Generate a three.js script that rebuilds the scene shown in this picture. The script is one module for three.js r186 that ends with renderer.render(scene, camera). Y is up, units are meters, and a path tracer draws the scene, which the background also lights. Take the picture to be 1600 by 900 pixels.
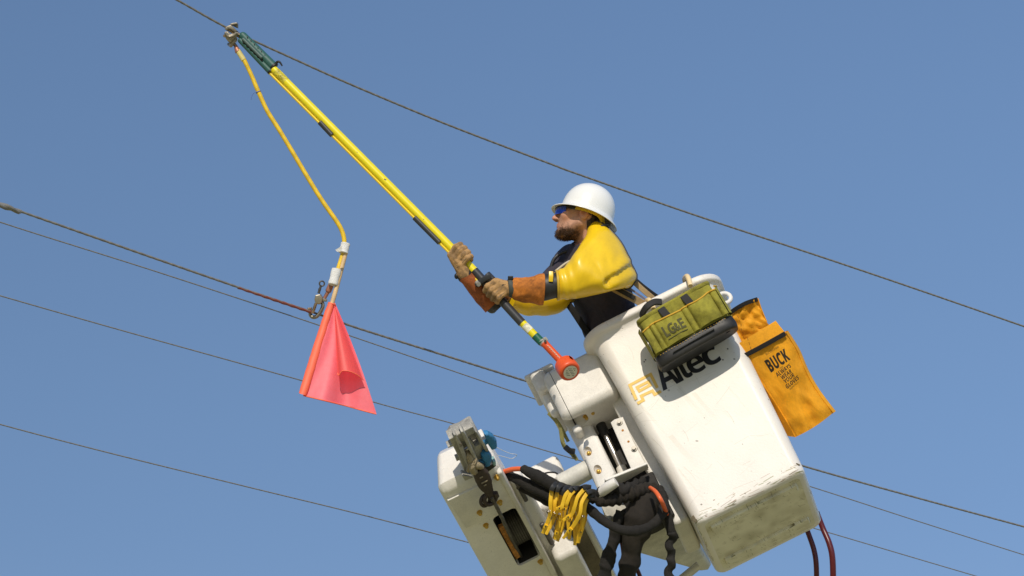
import * as THREE from 'three';
import { mergeGeometries, mergeVertices, toCreasedNormals } from 'three/addons/utils/BufferGeometryUtils.js';
import { RoundedBoxGeometry } from 'three/addons/geometries/RoundedBoxGeometry.js';
import { ImprovedNoise } from 'three/addons/math/ImprovedNoise.js';
import { FontLoader } from 'three/addons/loaders/FontLoader.js';
import { TextGeometry } from 'three/addons/geometries/TextGeometry.js';
import { Brush, Evaluator, SUBTRACTION } from 'three-bvh-csg';

// ------------------------------------------------------------------ camera
const scene = new THREE.Scene();
const PITCH = 22 * Math.PI / 180, FPX = 4420, D0 = 13;          // long lens, looking up from the ground
const camera = new THREE.PerspectiveCamera(2 * Math.atan(450 / FPX) * 180 / Math.PI, 16 / 9, 0.1, 9000);
camera.position.set(0, 1.6, 0);
camera.rotation.set(PITCH, 0, 0);

// ------------------------------------------------------------------ sky, sun, exposure
const SUN_ELEV = 35 * Math.PI / 180, SUN_AZ = -8 * Math.PI / 180;   // behind the camera, a little to the left
const sunDir = new THREE.Vector3(Math.sin(SUN_AZ) * Math.cos(SUN_ELEV), Math.sin(SUN_ELEV), Math.cos(SUN_AZ) * Math.cos(SUN_ELEV));
const mix = (a, b, t) => a + (b - a) * t, clamp = (x, a, b) => Math.min(b, Math.max(a, x)), sstep = (a, b, x) => { const t = clamp((x - a) / (b - a), 0, 1); return t * t * (3 - 2 * t); };
{
  const W = 512, H = 256, data = new Float32Array(W * H * 4);
  // clear-air colours by elevation in degrees (linear)
  const stops = [[-90, .16, .14, .08], [-2, .24, .24, .20], [0, .56, .63, .70], [5, .37, .50, .68], [12, .225, .37, .615], [17, .178, .308, .542], [22, .152, .268, .485], [28, .129, .230, .430], [40, .10, .195, .385], [60, .078, .16, .34], [90, .065, .14, .31]];
  for (let j = 0; j < H; j++) for (let i = 0; i < W; i++) {
    const el = ((j + .5) / H - .5) * Math.PI, az = ((i + .5) / W - .5) * 2 * Math.PI;
    const d = [Math.cos(az) * Math.cos(el), Math.sin(el), Math.sin(az) * Math.cos(el)], e = el * 180 / Math.PI;
    let k = 0; while (k < stops.length - 2 && e > stops[k + 1][0]) k++;
    const t = clamp((e - stops[k][0]) / (stops[k + 1][0] - stops[k][0]), 0, 1), c = [1, 2, 3].map((n) => mix(stops[k][n], stops[k + 1][n], t));
    const cs = d[0] * sunDir.x + d[1] * sunDir.y + d[2] * sunDir.z;
    const aur = e > -2 ? .34 * Math.pow(Math.max(0, cs), 6) + .9 * Math.pow(Math.max(0, cs), 60) : 0;   // the sun's aureole
    const o = (j * W + i) * 4;
    const sx = e > -2 ? 1 + .55 * d[0] / (1 + .8 * Math.abs(d[0])) : 1;                       // clearer air on the left, hazier on the right
    data[o] = c[0] * sx + aur; data[o + 1] = c[1] * sx + aur * .93; data[o + 2] = c[2] * sx + aur * .8; data[o + 3] = 1;
  }
  const sky = new THREE.DataTexture(data, W, H, THREE.RGBAFormat, THREE.FloatType);
  sky.mapping = THREE.EquirectangularReflectionMapping; sky.magFilter = sky.minFilter = THREE.LinearFilter; sky.needsUpdate = true;
  scene.background = sky; scene.environment = sky;
}
const sun = new THREE.DirectionalLight(new THREE.Color(1, .915, .79), 3.2);
sun.position.copy(sunDir).multiplyScalar(60).add(new THREE.Vector3(0, 6.5, -12)); sun.target.position.set(0, 6.5, -12);
sun.castShadow = true; sun.shadow.mapSize.set(2048, 2048);
Object.assign(sun.shadow.camera, { left: -6, right: 6, top: 6, bottom: -6, near: 1, far: 120 });
scene.add(sun, sun.target);
const renderer = new THREE.WebGLRenderer();
renderer.toneMapping = THREE.LinearToneMapping; renderer.toneMappingExposure = 1; renderer.shadowMap.enabled = true;

// ------------------------------------------------------------------ frames: the photograph's pixels (1600x900) to points in the place
const VQ = new THREE.Quaternion().setFromAxisAngle(new THREE.Vector3(1, 0, 0), PITCH);
const V3 = (a) => new THREE.Vector3(a[0], a[1], a[2]);
const add = (a, b) => [a[0] + b[0], a[1] + b[1], a[2] + b[2]], sub = (a, b) => [a[0] - b[0], a[1] - b[1], a[2] - b[2]], mul = (a, s) => [a[0] * s, a[1] * s, a[2] * s];
const dot = (a, b) => a[0] * b[0] + a[1] * b[1] + a[2] * b[2], len = (a) => Math.hypot(a[0], a[1], a[2]), norm = (a) => mul(a, 1 / (len(a) || 1));
const cross = (a, b) => [a[1] * b[2] - a[2] * b[1], a[2] * b[0] - a[0] * b[2], a[0] * b[1] - a[1] * b[0]];
class Frame {                                                        // an origin at a pixel and depth, with axes X, Y, Z in the viewing directions
  constructor(px, py, dz = 0, X = [1, 0, 0], Y = [0, 1, 0], Z = [0, 0, 1]) { this.o = [(px - 800) / FPX * (D0 - dz), (450 - py) / FPX * (D0 - dz), -(D0 - dz)]; this.X = X; this.Y = Y; this.Z = Z; }
  L(p) { const q = sub(p, this.o); return [dot(q, this.X), dot(q, this.Y), dot(q, this.Z)]; }
  P(px, py, dz = 0) { const d = D0 - dz; return this.L([(px - 800) / FPX * d, (450 - py) / FPX * d, -d]); }     // pixel at a depth
  on(px, py, axis, v) {                                              // pixel on the plane where the local coordinate «axis» is v
    const r = [(px - 800) / FPX, (450 - py) / FPX, -1], n = axis === 'x' ? this.X : axis === 'y' ? this.Y : this.Z;
    return this.L(mul(r, (dot(this.o, n) + v) / dot(r, n)));
  }
  apply(g) {
    const m = new THREE.Matrix4().makeBasis(V3(this.X), V3(this.Y), V3(this.Z));
    g.quaternion.copy(VQ).multiply(new THREE.Quaternion().setFromRotationMatrix(m));
    g.position.copy(V3(this.o).applyQuaternion(VQ)).add(camera.position);
  }
}
const PX = D0 / FPX;                                                 // metres per pixel at the bucket
// ------------------------------------------------------------------ naming
const used = {};
const numbered = (n) => { const k = used[n] = (used[n] ?? -1) + 1; return k ? n + '_' + String(k).padStart(3, '0') : n; };
function tag(o, label, category, group) { o.userData = { label, category }; if (group) o.userData.group = group; return o; }
function thing(name, label, category, frame, group) { const g = new THREE.Group(); g.name = numbered(name); frame.apply(g); scene.add(g); g.frame = undefined; return tag(g, label, category, group); }
function prep(g) { g = g.index ? g.toNonIndexed() : g; if (!g.attributes.normal) g.computeVertexNormals(); if (!g.attributes.uv) g.setAttribute('uv', new THREE.BufferAttribute(new Float32Array(g.attributes.position.count * 2), 2)); for (const k of Object.keys(g.attributes)) if (!['position', 'normal', 'uv', 'color'].includes(k)) g.deleteAttribute(k); g.morphAttributes = {}; return g; }
const join = (list) => { list = list.map(prep); if (!list.every((g) => g.attributes.color)) list.forEach((g) => g.deleteAttribute('color')); return list.length > 1 ? mergeGeometries(list) : list[0]; };
function part(name, geo, mat, parent, label) { const m = new THREE.Mesh(Array.isArray(geo) ? join(geo) : geo, mat); m.name = name; m.castShadow = m.receiveShadow = true; parent.add(m); if (label) m.userData.label = label; return m; }
// ------------------------------------------------------------------ noise
const IN = new ImprovedNoise();
const n3 = (x, y, z) => IN.noise(x + 31.7, y + 17.3, z + 5.9);
const fbm = (x, y, z, o = 3) => { let s = 0, a = .5; for (let i = 0; i < o; i++) { s += a * n3(x, y, z); x *= 2.03; y *= 2.03; z *= 2.03; a *= .5; } return s; };
let seed = 7; const rnd = () => { seed = (seed * 1664525 + 1013904223) >>> 0; return seed / 4294967296; };
function pnoise(N, cells, sd) {                                      // tileable value noise, N x N
  const g = new Float32Array(cells * cells), out = new Float32Array(N * N); let s = sd * 7919 + 13; const r = () => { s = (s * 1664525 + 1013904223) >>> 0; return s / 4294967296; };
  for (let i = 0; i < g.length; i++) g[i] = r();
  for (let y = 0; y < N; y++) for (let x = 0; x < N; x++) {
    const u = x / N * cells, v = y / N * cells, i = Math.floor(u), j = Math.floor(v), a = u - i, b = v - j, sa = a * a * (3 - 2 * a), sb = b * b * (3 - 2 * b), G = (p, q) => g[(q % cells) * cells + p % cells];
    out[y * N + x] = mix(mix(G(i, j), G(i + 1, j), sa), mix(G(i, j + 1), G(i + 1, j + 1), sa), sb);
  }
  return out;
}
const s2l = (c) => c <= .04045 ? c / 12.92 : Math.pow((c + .055) / 1.055, 2.4), l2s = (c) => c <= .0031308 ? c * 12.92 : 1.055 * Math.pow(c, 1 / 2.4) - .055;
function tex(N, fn, srgb, rep = 1) {                                 // fn(i) -> linear r,g,b
  const d = new Uint8Array(N * N * 4);
  for (let i = 0; i < N * N; i++) { const c = fn(i); for (let k = 0; k < 3; k++) d[i * 4 + k] = clamp(Math.round(255 * (srgb ? l2s(clamp(c[k], 0, 1)) : c[k])), 0, 255); d[i * 4 + 3] = 255; }
  const t = new THREE.DataTexture(d, N, N); t.wrapS = t.wrapT = THREE.RepeatWrapping; t.magFilter = THREE.LinearFilter; t.minFilter = THREE.LinearMipmapLinearFilter; t.generateMipmaps = true; t.repeat.set(rep, rep);
  if (srgb) t.colorSpace = THREE.SRGBColorSpace; t.needsUpdate = true; return t;
}
function mottled(rgb, amt, rep, sd, dark = 0, N = 512) {             // a colour with coarse and fine unevenness and sparse dark specks
  const a = pnoise(N, 5, sd), b = pnoise(N, 23, sd + 1), c = pnoise(N, 128, sd + 2), d = pnoise(N, 256, sd + 3);
  return tex(N, (i) => { let v = 1 + amt * ((a[i] - .5) * 1.1 + (b[i] - .5) * .8 + (c[i] - .5) * .6); if (dark) v *= 1 - dark * sstep(.93, .99, d[i]) * sstep(.45, .7, b[i]); return [rgb[0] * v, rgb[1] * v, rgb[2] * (v - .1 * amt * (a[i] - .3))]; }, true, rep);
}
function grainTex(rep, sd, fine = 128, N = 512) { const a = pnoise(N, 17, sd), b = pnoise(N, fine, sd + 1), c = pnoise(N, 256, sd + 2); return tex(N, (i) => { const v = .35 * a[i] + .4 * b[i] + .25 * c[i]; return [v, v, v]; }, false, rep); }
function std(rgb, rough, o = {}) { const { metal = 0, amt = 0, rep = 2, dark = 0, bump = 0, brep = 4, fine = 128, sd = 1, ...rest } = o; const m = new THREE.MeshPhysicalMaterial({ roughness: rough, metalness: metal, side: THREE.DoubleSide, ...rest }); if (amt) m.map = mottled(rgb, amt, rep, sd, dark); else m.color.setRGB(...rgb); if (bump) { m.bumpMap = grainTex(brep, sd + 40, fine); m.bumpScale = bump; } return m; }

const M = {
  white: std([.80, .77, .72], .42, { amt: .10, rep: 1.1, dark: .55, sd: 3, bump: .0006, brep: 9, clearcoat: .25, clearcoatRoughness: .35 }),
  white2: std([.74, .71, .65], .45, { amt: .14, rep: 1.6, dark: .6, sd: 8, bump: .0006, brep: 9 }),
  dirtyWhite: std([.55, .53, .46], .6, { amt: .30, rep: 1.7, dark: .7, sd: 12 }),
  shaft: std([.62, .60, .53], .5, { amt: .15, rep: 2, sd: 15 }),
  brown: std([.16, .13, .085], .7, { amt: .4, rep: 1.3, sd: 18 }),
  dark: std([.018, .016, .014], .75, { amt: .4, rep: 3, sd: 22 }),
  black: std([.012, .012, .013], .5),
  gripBlack: std([.035, .036, .04], .42, { amt: .2, rep: 6, sd: 24 }),
  rubberBlack: std([.022, .022, .023], .48, { amt: .3, rep: 4, sd: 25 }),
  sleeve: std([.86, .56, .010], .36, { amt: .09, rep: 3, sd: 27, dark: .25, clearcoat: .22, clearcoatRoughness: .25 }),
  pole: std([.86, .72, .01], .28, { amt: .06, rep: 5, sd: 30, dark: .5, clearcoat: .5, clearcoatRoughness: .15 }),
  rod: std([.84, .60, .01], .35),
  cable: std([.80, .53, .02], .5, { amt: .3, rep: 8, sd: 33, dark: .8 }),
  cablePale: std([.74, .62, .22], .5, { amt: .2, rep: 8, sd: 34 }),
  clampYellow: std([.82, .50, .025], .42, { amt: .15, rep: 9, sd: 36 }),
  clampOlive: std([.26, .24, .08], .5, { amt: .2, rep: 9, sd: 37 }),
  green: std([.028, .105, .088], .5, { amt: .25, rep: 8, sd: 39 }),
  greenBand: std([.01, .12, .075], .4),
  metal: std([.36, .32, .25], .4, { metal: .75, amt: .35, rep: 4, sd: 42 }),
  bronze: std([.34, .25, .16], .42, { metal: .8, amt: .5, rep: 9, sd: 45 }),
  steelDark: std([.12, .11, .10], .5, { metal: .6, amt: .4, rep: 9, sd: 47 }),
  alu: std([.40, .385, .345], .55, { metal: .35, amt: .35, rep: 5, sd: 50, bump: .0008, brep: 12 }),
  chrome: std([.62, .59, .55], .3, { metal: 1 }),
  wire: std([.24, .225, .20], .6, { metal: .2, amt: .3, rep: 9, sd: 52 }),
  wireRed: std([.26, .075, .055], .55),
  copper: std([.45, .20, .13], .5, { metal: .4 }),
  wood: std([.66, .46, .24], .6, { amt: .18, rep: 5, sd: 55 }),
  tape: std([.80, .79, .76], .7, { amt: .06, rep: 8, sd: 57, bump: .002, brep: 10 }),
  orange: std([.78, .10, .025], .4, { amt: .12, rep: 8, sd: 60 }),
  redHose: std([.10, .010, .014], .35, { amt: .15, rep: 6, sd: 62 }),
  orangeHose: std([.72, .13, .035], .4),
  hose: std([.015, .013, .011], .85, { amt: .5, rep: 4, sd: 64, bump: .003, brep: 8, fine: 200 }),
  hoseBrown: std([.022, .017, .012], .85, { amt: .5, rep: 3, sd: 66, bump: .003, brep: 8, fine: 200 }),
  bolt: std([.58, .36, .07], .4, { metal: .5, amt: .2, rep: 9, sd: 68 }),
  boltGrey: std([.30, .28, .24], .4, { metal: .7 }),
  rust: std([.56, .235, .045], .75, { amt: .7, rep: 7, sd: 70, bump: .002, brep: 10 }),
  blue: std([.03, .20, .42], .55, { amt: .25, rep: 9, sd: 72, bump: .001, brep: 12 }),
  rope: std([.36, .29, .18], .85, { amt: .35, rep: 10, sd: 75, bump: .002, brep: 14 }),
  boot: std([.045, .028, .02], .6, { amt: .5, rep: 6, sd: 77 }),
  bagCanvas: std([.29, .262, .032], .88, { amt: .42, dark: .3, rep: 3.2, sd: 80, bump: .0016, brep: 8, fine: 220 }),
  bagCanvas2: std([.28, .25, .03], .88, { amt: .34, rep: 3.2, sd: 83, bump: .0016, brep: 8, fine: 220 }),
  trim: std([.62, .36, .03], .75),
  web: std([.02, .019, .018], .8),
  tray: std([.017, .016, .015], .5, { amt: .5, rep: 4, sd: 86 }),
  hook: std([.80, .62, .34], .4, { amt: .08, rep: 6, sd: 88 }),
  flagHem: std([1, .165, .08], .55, { amt: .05, rep: 6, sd: 90 }),
  velcro: std([.014, .013, .013], .95, { bump: .002, brep: 12 }),
  glove: std([1, 1, 1], .85, { vertexColors: true, bump: .0012, brep: 10 }),
  leather: std([.47, .15, .018], .8, { amt: .6, rep: 4, sd: 93, bump: .0015, brep: 9 }),
  leatherDark: std([.33, .09, .022], .85, { amt: .45, rep: 4, sd: 94, bump: .0015, brep: 9 }),
  shirt: std([.042, .036, .052], .9, { amt: .3, rep: 3, sd: 96, bump: .001, brep: 10, fine: 220 }),
  vest: std([.014, .013, .013], .85, { amt: .3, rep: 4, sd: 98 }),
  strap: std([.40, .28, .14], .8, { amt: .2, rep: 7, sd: 100 }),
  helmet: std([.84, .835, .80], .28, { clearcoat: .4, clearcoatRoughness: .2 }),
  helmetIn: std([.70, .62, .42], .5),
  suspension: std([.78, .52, .02], .5),
  band: std([.16, .20, .25], .7),
  lens: std([.016, .085, .62], .14, { metal: .55, clearcoat: 1, clearcoatRoughness: .05 }),
  skin: std([1, 1, 1], .55, { vertexColors: true, bump: .0004, brep: 30 }),
  hair: std([.035, .02, .012], .7),
  beard: std([.085, .043, .020], .75),
  ground: null,
};
M.ground = std([.34, .31, .15], .95, { amt: .22, rep: 1, sd: 110 }); M.ground.map.repeat.set(220, 220);

// ------------------------------------------------------------------ geometry helpers (all in a frame's local metres)
function boxUV(g) {
  g = g.index ? g.toNonIndexed() : g; const p = g.attributes.position, n = g.attributes.normal, uv = new Float32Array(p.count * 2);
  for (let i = 0; i < p.count; i++) { const a = [Math.abs(n.getX(i)), Math.abs(n.getY(i)), Math.abs(n.getZ(i))]; let u, v; if (a[0] > a[1] && a[0] > a[2]) { u = p.getZ(i); v = p.getY(i); } else if (a[1] > a[2]) { u = p.getX(i); v = p.getZ(i); } else { u = p.getX(i); v = p.getY(i); } uv[i * 2] = u + .37; uv[i * 2 + 1] = v + .11; }
  g.setAttribute('uv', new THREE.BufferAttribute(uv, 2)); return g;
}
function rbox(x0, x1, y0, y1, z0, z1, r = .01) { const g = new RoundedBoxGeometry(x1 - x0, y1 - y0, z1 - z0, 4, Math.min(r, (x1 - x0) / 2.01, (y1 - y0) / 2.01, (z1 - z0) / 2.01)); g.translate((x0 + x1) / 2, (y0 + y1) / 2, (z0 + z1) / 2); return boxUV(g); }
const cr = (a, b, c, d, t) => { const o = []; for (let i = 0; i < a.length; i++) o.push(.5 * (2 * b[i] + (c[i] - a[i]) * t + (2 * a[i] - 5 * b[i] + 4 * c[i] - d[i]) * t * t + (3 * b[i] - a[i] - 3 * c[i] + d[i]) * t * t * t)); return o; };
function spline(list, K) { const out = [], n = list.length; for (let i = 0; i < n - 1; i++) for (let k = 0; k < K; k++) out.push(cr(list[Math.max(0, i - 1)], list[i], list[i + 1], list[Math.min(n - 1, i + 2)], k / K)); out.push(list[n - 1].slice()); return out; }
function grid(rows, closeU, caps) {                                  // rows of points -> smooth surface; caps close the two ends
  const R = rows.length, C = rows[0].length, pos = [], uv = [], idx = []; let vv = 0;
  for (let j = 0; j < R; j++) { if (j) vv += len(sub(rows[j][0], rows[j - 1][0])); let uu = 0; for (let i = 0; i < C + (closeU ? 1 : 0); i++) { const p = rows[j][i % C]; if (i) uu += len(sub(p, rows[j][(i - 1) % C])); pos.push(...p); uv.push(uu, vv); } }
  const W = C + (closeU ? 1 : 0);
  for (let j = 0; j < R - 1; j++) for (let i = 0; i < W - 1; i++) { const a = j * W + i, b = a + 1, c = a + W, d = c + 1; idx.push(a, b, d, a, d, c); }
  const g = new THREE.BufferGeometry(); g.setAttribute('position', new THREE.Float32BufferAttribute(pos, 3)); g.setAttribute('uv', new THREE.Float32BufferAttribute(uv, 2)); g.setIndex(idx); g.computeVertexNormals();
  if (closeU) { const n = g.attributes.normal; for (let j = 0; j < R; j++) { const a = j * W, b = a + W - 1, s = norm([n.getX(a) + n.getX(b), n.getY(a) + n.getY(b), n.getZ(a) + n.getZ(b)]); n.setXYZ(a, ...s); n.setXYZ(b, ...s); } }
  const list = [g];
  if (caps) for (const j of [0, R - 1]) { const r = rows[j], c = mul(r.reduce(add), 1 / C), ps = []; for (let i = 0; i < C; i++) { const q = r[(i + 1) % C]; j ? ps.push(...r[i], ...q, ...c) : ps.push(...q, ...r[i], ...c); } const f = new THREE.BufferGeometry(); f.setAttribute('position', new THREE.Float32BufferAttribute(ps, 3)); f.setAttribute('uv', new THREE.Float32BufferAttribute(new Float32Array(ps.length / 3 * 2), 2)); f.computeVertexNormals(); list.push(f); }
  return join(list);
}
function sweep(pts, o = {}) {                                        // pts: [x, y, z, r]; round bar along a spline; o.flat gives a ribbon of that thickness, its width across the line of sight
  const { K = 8, M: m = 12, disp, flat, up = [0, 0, 1], caps = true, pow = 1, seg } = o; const q = spline(pts, pts.length === 2 && !seg ? 1 : seg || K), rows = []; let N = null, s = 0;
  const tan = q.map((p, i) => norm(sub(q[Math.min(q.length - 1, i + 1)], q[Math.max(0, i - 1)])));
  q.forEach((p, i) => {
    const t = tan[i]; if (flat) N = norm(cross(t, up)); else { if (!N) N = Math.abs(t[2]) < .9 ? norm(cross(t, [0, 0, 1])) : norm(cross(t, [0, 1, 0])); N = norm(sub(N, mul(t, dot(N, t)))); }
    const B = cross(t, N); if (i) s += len(sub(p, q[i - 1])); const ring = [];
    for (let k = 0; k < m; k++) { const a = k / m * 2 * Math.PI; let c = Math.cos(a), d = Math.sin(a); if (flat) { const e = .35; c = Math.sign(c) * Math.pow(Math.abs(c), e); d = Math.sign(d) * Math.pow(Math.abs(d), e); } let r = p[3]; if (disp) r += disp(s, a, p, i / (q.length - 1)); ring.push(add(p, add(mul(N, c * r), mul(B, d * (flat ? flat / 2 : r))))); }
    rows.push(ring);
  });
  return grid(rows, true, caps);
}
function rings(list, o = {}) {                                       // list: { c, A, B, e } -> superellipse rings joined smoothly
  const { K = 6, m = 28, caps = true, disp, lin } = o; const flat = list.map((r) => [...r.c, ...r.A, ...r.B, r.e || 1]);
  const q = lin ? flat : spline(flat, K);
  const rows = q.map((v, j) => { const ring = []; for (let k = 0; k < m; k++) { const a = k / m * 2 * Math.PI, e = v[9], c = Math.sign(Math.cos(a)) * Math.pow(Math.abs(Math.cos(a)), e), d = Math.sign(Math.sin(a)) * Math.pow(Math.abs(Math.sin(a)), e); let p = add([v[0], v[1], v[2]], add(mul([v[3], v[4], v[5]], c), mul([v[6], v[7], v[8]], d))); if (disp) p = add(p, mul(norm(sub(p, [v[0], v[1], v[2]])), disp(p, a, j / (q.length - 1)))); ring.push(p); } return ring; });
  return grid(rows, true, caps);
}
function rr(hw, hd, r, y, n = 6) { const out = []; for (let q = 0; q < 4; q++) { const cx = (q === 0 || q === 3 ? 1 : -1) * (hw - r), cz = (q < 2 ? 1 : -1) * (hd - r); for (let k = 0; k <= n; k++) { const a = (q + k / n) * Math.PI / 2; out.push([cx + r * Math.cos(a), y, cz + r * Math.sin(a)]); } } return out.reverse(); }
function cyl(a, b, ra, rb = ra, n = 20) { const d = sub(b, a), l = len(d), g = new THREE.CylinderGeometry(rb, ra, l, n); g.applyQuaternion(new THREE.Quaternion().setFromUnitVectors(new THREE.Vector3(0, 1, 0), V3(norm(d)))); g.translate(...mul(add(a, b), .5)); return g; }
function ball(c, rx, ry = rx, rz = rx, q) { const g = new THREE.SphereGeometry(1, 20, 14); g.scale(rx, ry, rz); if (q) g.applyQuaternion(q); g.translate(...c); return g; }
function polyShape(pts) { const s = new THREE.Shape(); pts.forEach((p, i) => i ? s.lineTo(p[0], p[1]) : s.moveTo(p[0], p[1])); s.closePath(); return s; }
function ccw(p) { let a = 0; p.forEach((u, i) => { const v = p[(i + 1) % p.length]; a += u[0] * v[1] - v[0] * u[1]; }); return a < 0 ? p.slice().reverse() : p; }
function slab(pts, z0, z1, bev = .006) {                             // polygon in x, y extruded from z0 to z1 with rounded edges
  const g = new THREE.ExtrudeGeometry(polyShape(ccw(pts)), { depth: z1 - z0 - 2 * bev, bevelEnabled: bev > 0, bevelThickness: bev, bevelSize: bev, bevelOffset: -bev, bevelSegments: 3 }); g.translate(0, 0, z0 + bev); return boxUV(toCreasedNormals(g, .6));
}
function hexBolt(c, n, r, h, dome) { const N = norm(n), list = [cyl(c, add(c, mul(N, h)), r, r * .92, 6)]; list.push(cyl(c, add(c, mul(N, h * .25)), r * 1.35, r * 1.3, 20)); if (dome) list.push(ball(add(c, mul(N, h)), r * .85, r * .85, r * .5)); return join(list); }
function torus(c, n, R, r, arc = Math.PI * 2, q0 = 0) { const g = new THREE.TorusGeometry(R, r, 10, 32, arc); g.rotateZ(q0); g.applyQuaternion(new THREE.Quaternion().setFromUnitVectors(new THREE.Vector3(0, 0, 1), V3(norm(n)))); g.translate(...c); return g; }
function csgCut(geo, cutters) { const ev = new Evaluator(); ev.attributes = ['position', 'normal', 'uv']; let b = new Brush(prep(geo)); b.updateMatrixWorld(); for (const c of cutters) { const k = new Brush(prep(c)); k.updateMatrixWorld(); b = ev.evaluate(b, k, SUBTRACTION); } return b.geometry; }
function stroke(pts, w, closed) {                                    // polyline with mitred corners -> Shape
  const n = pts.length, L = [], R = [], h = w / 2;
  for (let i = 0; i < n; i++) { const a = pts[closed ? (i + n - 1) % n : Math.max(0, i - 1)], b = pts[i], c = pts[closed ? (i + 1) % n : Math.min(n - 1, i + 1)]; const nn = (u, v) => { const l = Math.hypot(v[0] - u[0], v[1] - u[1]) || 1; return [-(v[1] - u[1]) / l, (v[0] - u[0]) / l]; }; let n1 = a === b ? nn(b, c) : nn(a, b), n2 = c === b ? n1 : nn(b, c); let m = [n1[0] + n2[0], n1[1] + n2[1]], l = Math.hypot(...m); m = [m[0] / l, m[1] / l]; const k = h / Math.max(.3, m[0] * n1[0] + m[1] * n1[1]); L.push([b[0] + m[0] * k, b[1] + m[1] * k]); R.push([b[0] - m[0] * k, b[1] - m[1] * k]); }
  if (!closed) return polyShape(ccw([...L, ...R.reverse()]));
  const area = (p) => Math.abs(p.reduce((s, u, i) => { const v = p[(i + 1) % p.length]; return s + u[0] * v[1] - v[0] * u[1]; }, 0)), [o, i] = area(L) > area(R) ? [L, R] : [R, L], s = polyShape(ccw(o)); s.holes.push(new THREE.Path(ccw(i).reverse().map((p) => new THREE.Vector2(...p)))); return s;
}
// signed distances, and a surface-nets mesher
const seg = (p, a, b) => { const pa = sub(p, a), ba = sub(b, a), h = clamp(dot(pa, ba) / dot(ba, ba), 0, 1); return [len(sub(pa, mul(ba, h))), h]; };
const cap = (p, a, b, ra, rb = ra) => { const [d, h] = seg(p, a, b); return d - mix(ra, rb, h); };
const ell = (p, c, r) => { const q = sub(p, c), k0 = Math.hypot(q[0] / r[0], q[1] / r[1], q[2] / r[2]), k1 = Math.hypot(q[0] / r[0] ** 2, q[1] / r[1] ** 2, q[2] / r[2] ** 2); return k1 < 1e-9 ? -Math.min(...r) : k0 * (k0 - 1) / k1; };
const smin = (a, b, k) => { const h = Math.max(k - Math.abs(a - b), 0) / k; return Math.min(a, b) - h * h * k * .25; };
const smax = (a, b, k) => -smin(-a, -b, k);
function nets(fn, lo, hi, cell) {
  const n = [0, 1, 2].map((i) => Math.ceil((hi[i] - lo[i]) / cell) + 1), [nx, ny, nz] = n, F = new Float32Array(nx * ny * nz), at = (x, y, z) => x + nx * (y + ny * z);
  for (let z = 0; z < nz; z++) for (let y = 0; y < ny; y++) for (let x = 0; x < nx; x++) F[at(x, y, z)] = fn([lo[0] + x * cell, lo[1] + y * cell, lo[2] + z * cell]);
  const vi = new Int32Array(nx * ny * nz).fill(-1), pos = [], idx = [];
  const E = [[0, 1], [0, 2], [0, 4], [1, 3], [1, 5], [2, 3], [2, 6], [3, 7], [4, 5], [4, 6], [5, 7], [6, 7]];
  for (let z = 0; z < nz - 1; z++) for (let y = 0; y < ny - 1; y++) for (let x = 0; x < nx - 1; x++) {
    const v = []; let m = 0; for (let k = 0; k < 8; k++) { v[k] = F[at(x + (k & 1), y + (k >> 1 & 1), z + (k >> 2))]; if (v[k] < 0) m |= 1 << k; }
    if (m === 0 || m === 255) continue; let s = [0, 0, 0], c = 0;
    for (const [a, b] of E) if ((v[a] < 0) !== (v[b] < 0)) { const t = v[a] / (v[a] - v[b]); s[0] += mix(a & 1, b & 1, t); s[1] += mix(a >> 1 & 1, b >> 1 & 1, t); s[2] += mix(a >> 2, b >> 2, t); c++; }
    vi[at(x, y, z)] = pos.length / 3; pos.push(lo[0] + (x + s[0] / c) * cell, lo[1] + (y + s[1] / c) * cell, lo[2] + (z + s[2] / c) * cell);
  }
  const quad = (a, b, c, d, f) => { if (a < 0 || b < 0 || c < 0 || d < 0) return; f ? idx.push(a, b, c, a, c, d) : idx.push(a, c, b, a, d, c); };
  for (let z = 1; z < nz - 1; z++) for (let y = 1; y < ny - 1; y++) for (let x = 1; x < nx - 1; x++) {
    const f = F[at(x, y, z)] < 0;
    if (f !== F[at(x + 1, y, z)] < 0) quad(vi[at(x, y - 1, z - 1)], vi[at(x, y, z - 1)], vi[at(x, y, z)], vi[at(x, y - 1, z)], f);
    if (f !== F[at(x, y + 1, z)] < 0) quad(vi[at(x - 1, y, z - 1)], vi[at(x - 1, y, z)], vi[at(x, y, z)], vi[at(x, y, z - 1)], f);
    if (f !== F[at(x, y, z + 1)] < 0) quad(vi[at(x - 1, y - 1, z)], vi[at(x, y - 1, z)], vi[at(x, y, z)], vi[at(x - 1, y, z)], f);
  }
  const g = new THREE.BufferGeometry(); g.setAttribute('position', new THREE.Float32BufferAttribute(pos, 3)); g.setIndex(idx); g.computeVertexNormals();
  const uv = new Float32Array(pos.length / 3 * 2); for (let i = 0; i < pos.length / 3; i++) { uv[i * 2] = pos[i * 3] + .6 * pos[i * 3 + 2]; uv[i * 2 + 1] = pos[i * 3 + 1] + .3 * pos[i * 3 + 2]; } g.setAttribute('uv', new THREE.BufferAttribute(uv, 2));
  return g;
}
function paint(g, fn) { const p = g.attributes.position, n = g.attributes.normal, c = new Float32Array(p.count * 3); for (let i = 0; i < p.count; i++) c.set(fn([p.getX(i), p.getY(i), p.getZ(i)], [n.getX(i), n.getY(i), n.getZ(i)]), i * 3); g.setAttribute('color', new THREE.BufferAttribute(c, 3)); return g; }
function remap(g, fn) { const p = g.attributes.position; for (let i = 0; i < p.count; i++) p.setXYZ(i, ...fn([p.getX(i), p.getY(i), p.getZ(i)])); g.computeVertexNormals(); return g; }
const font = await new FontLoader().loadAsync('fonts/droid/droid_sans_bold.typeface.json');

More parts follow.
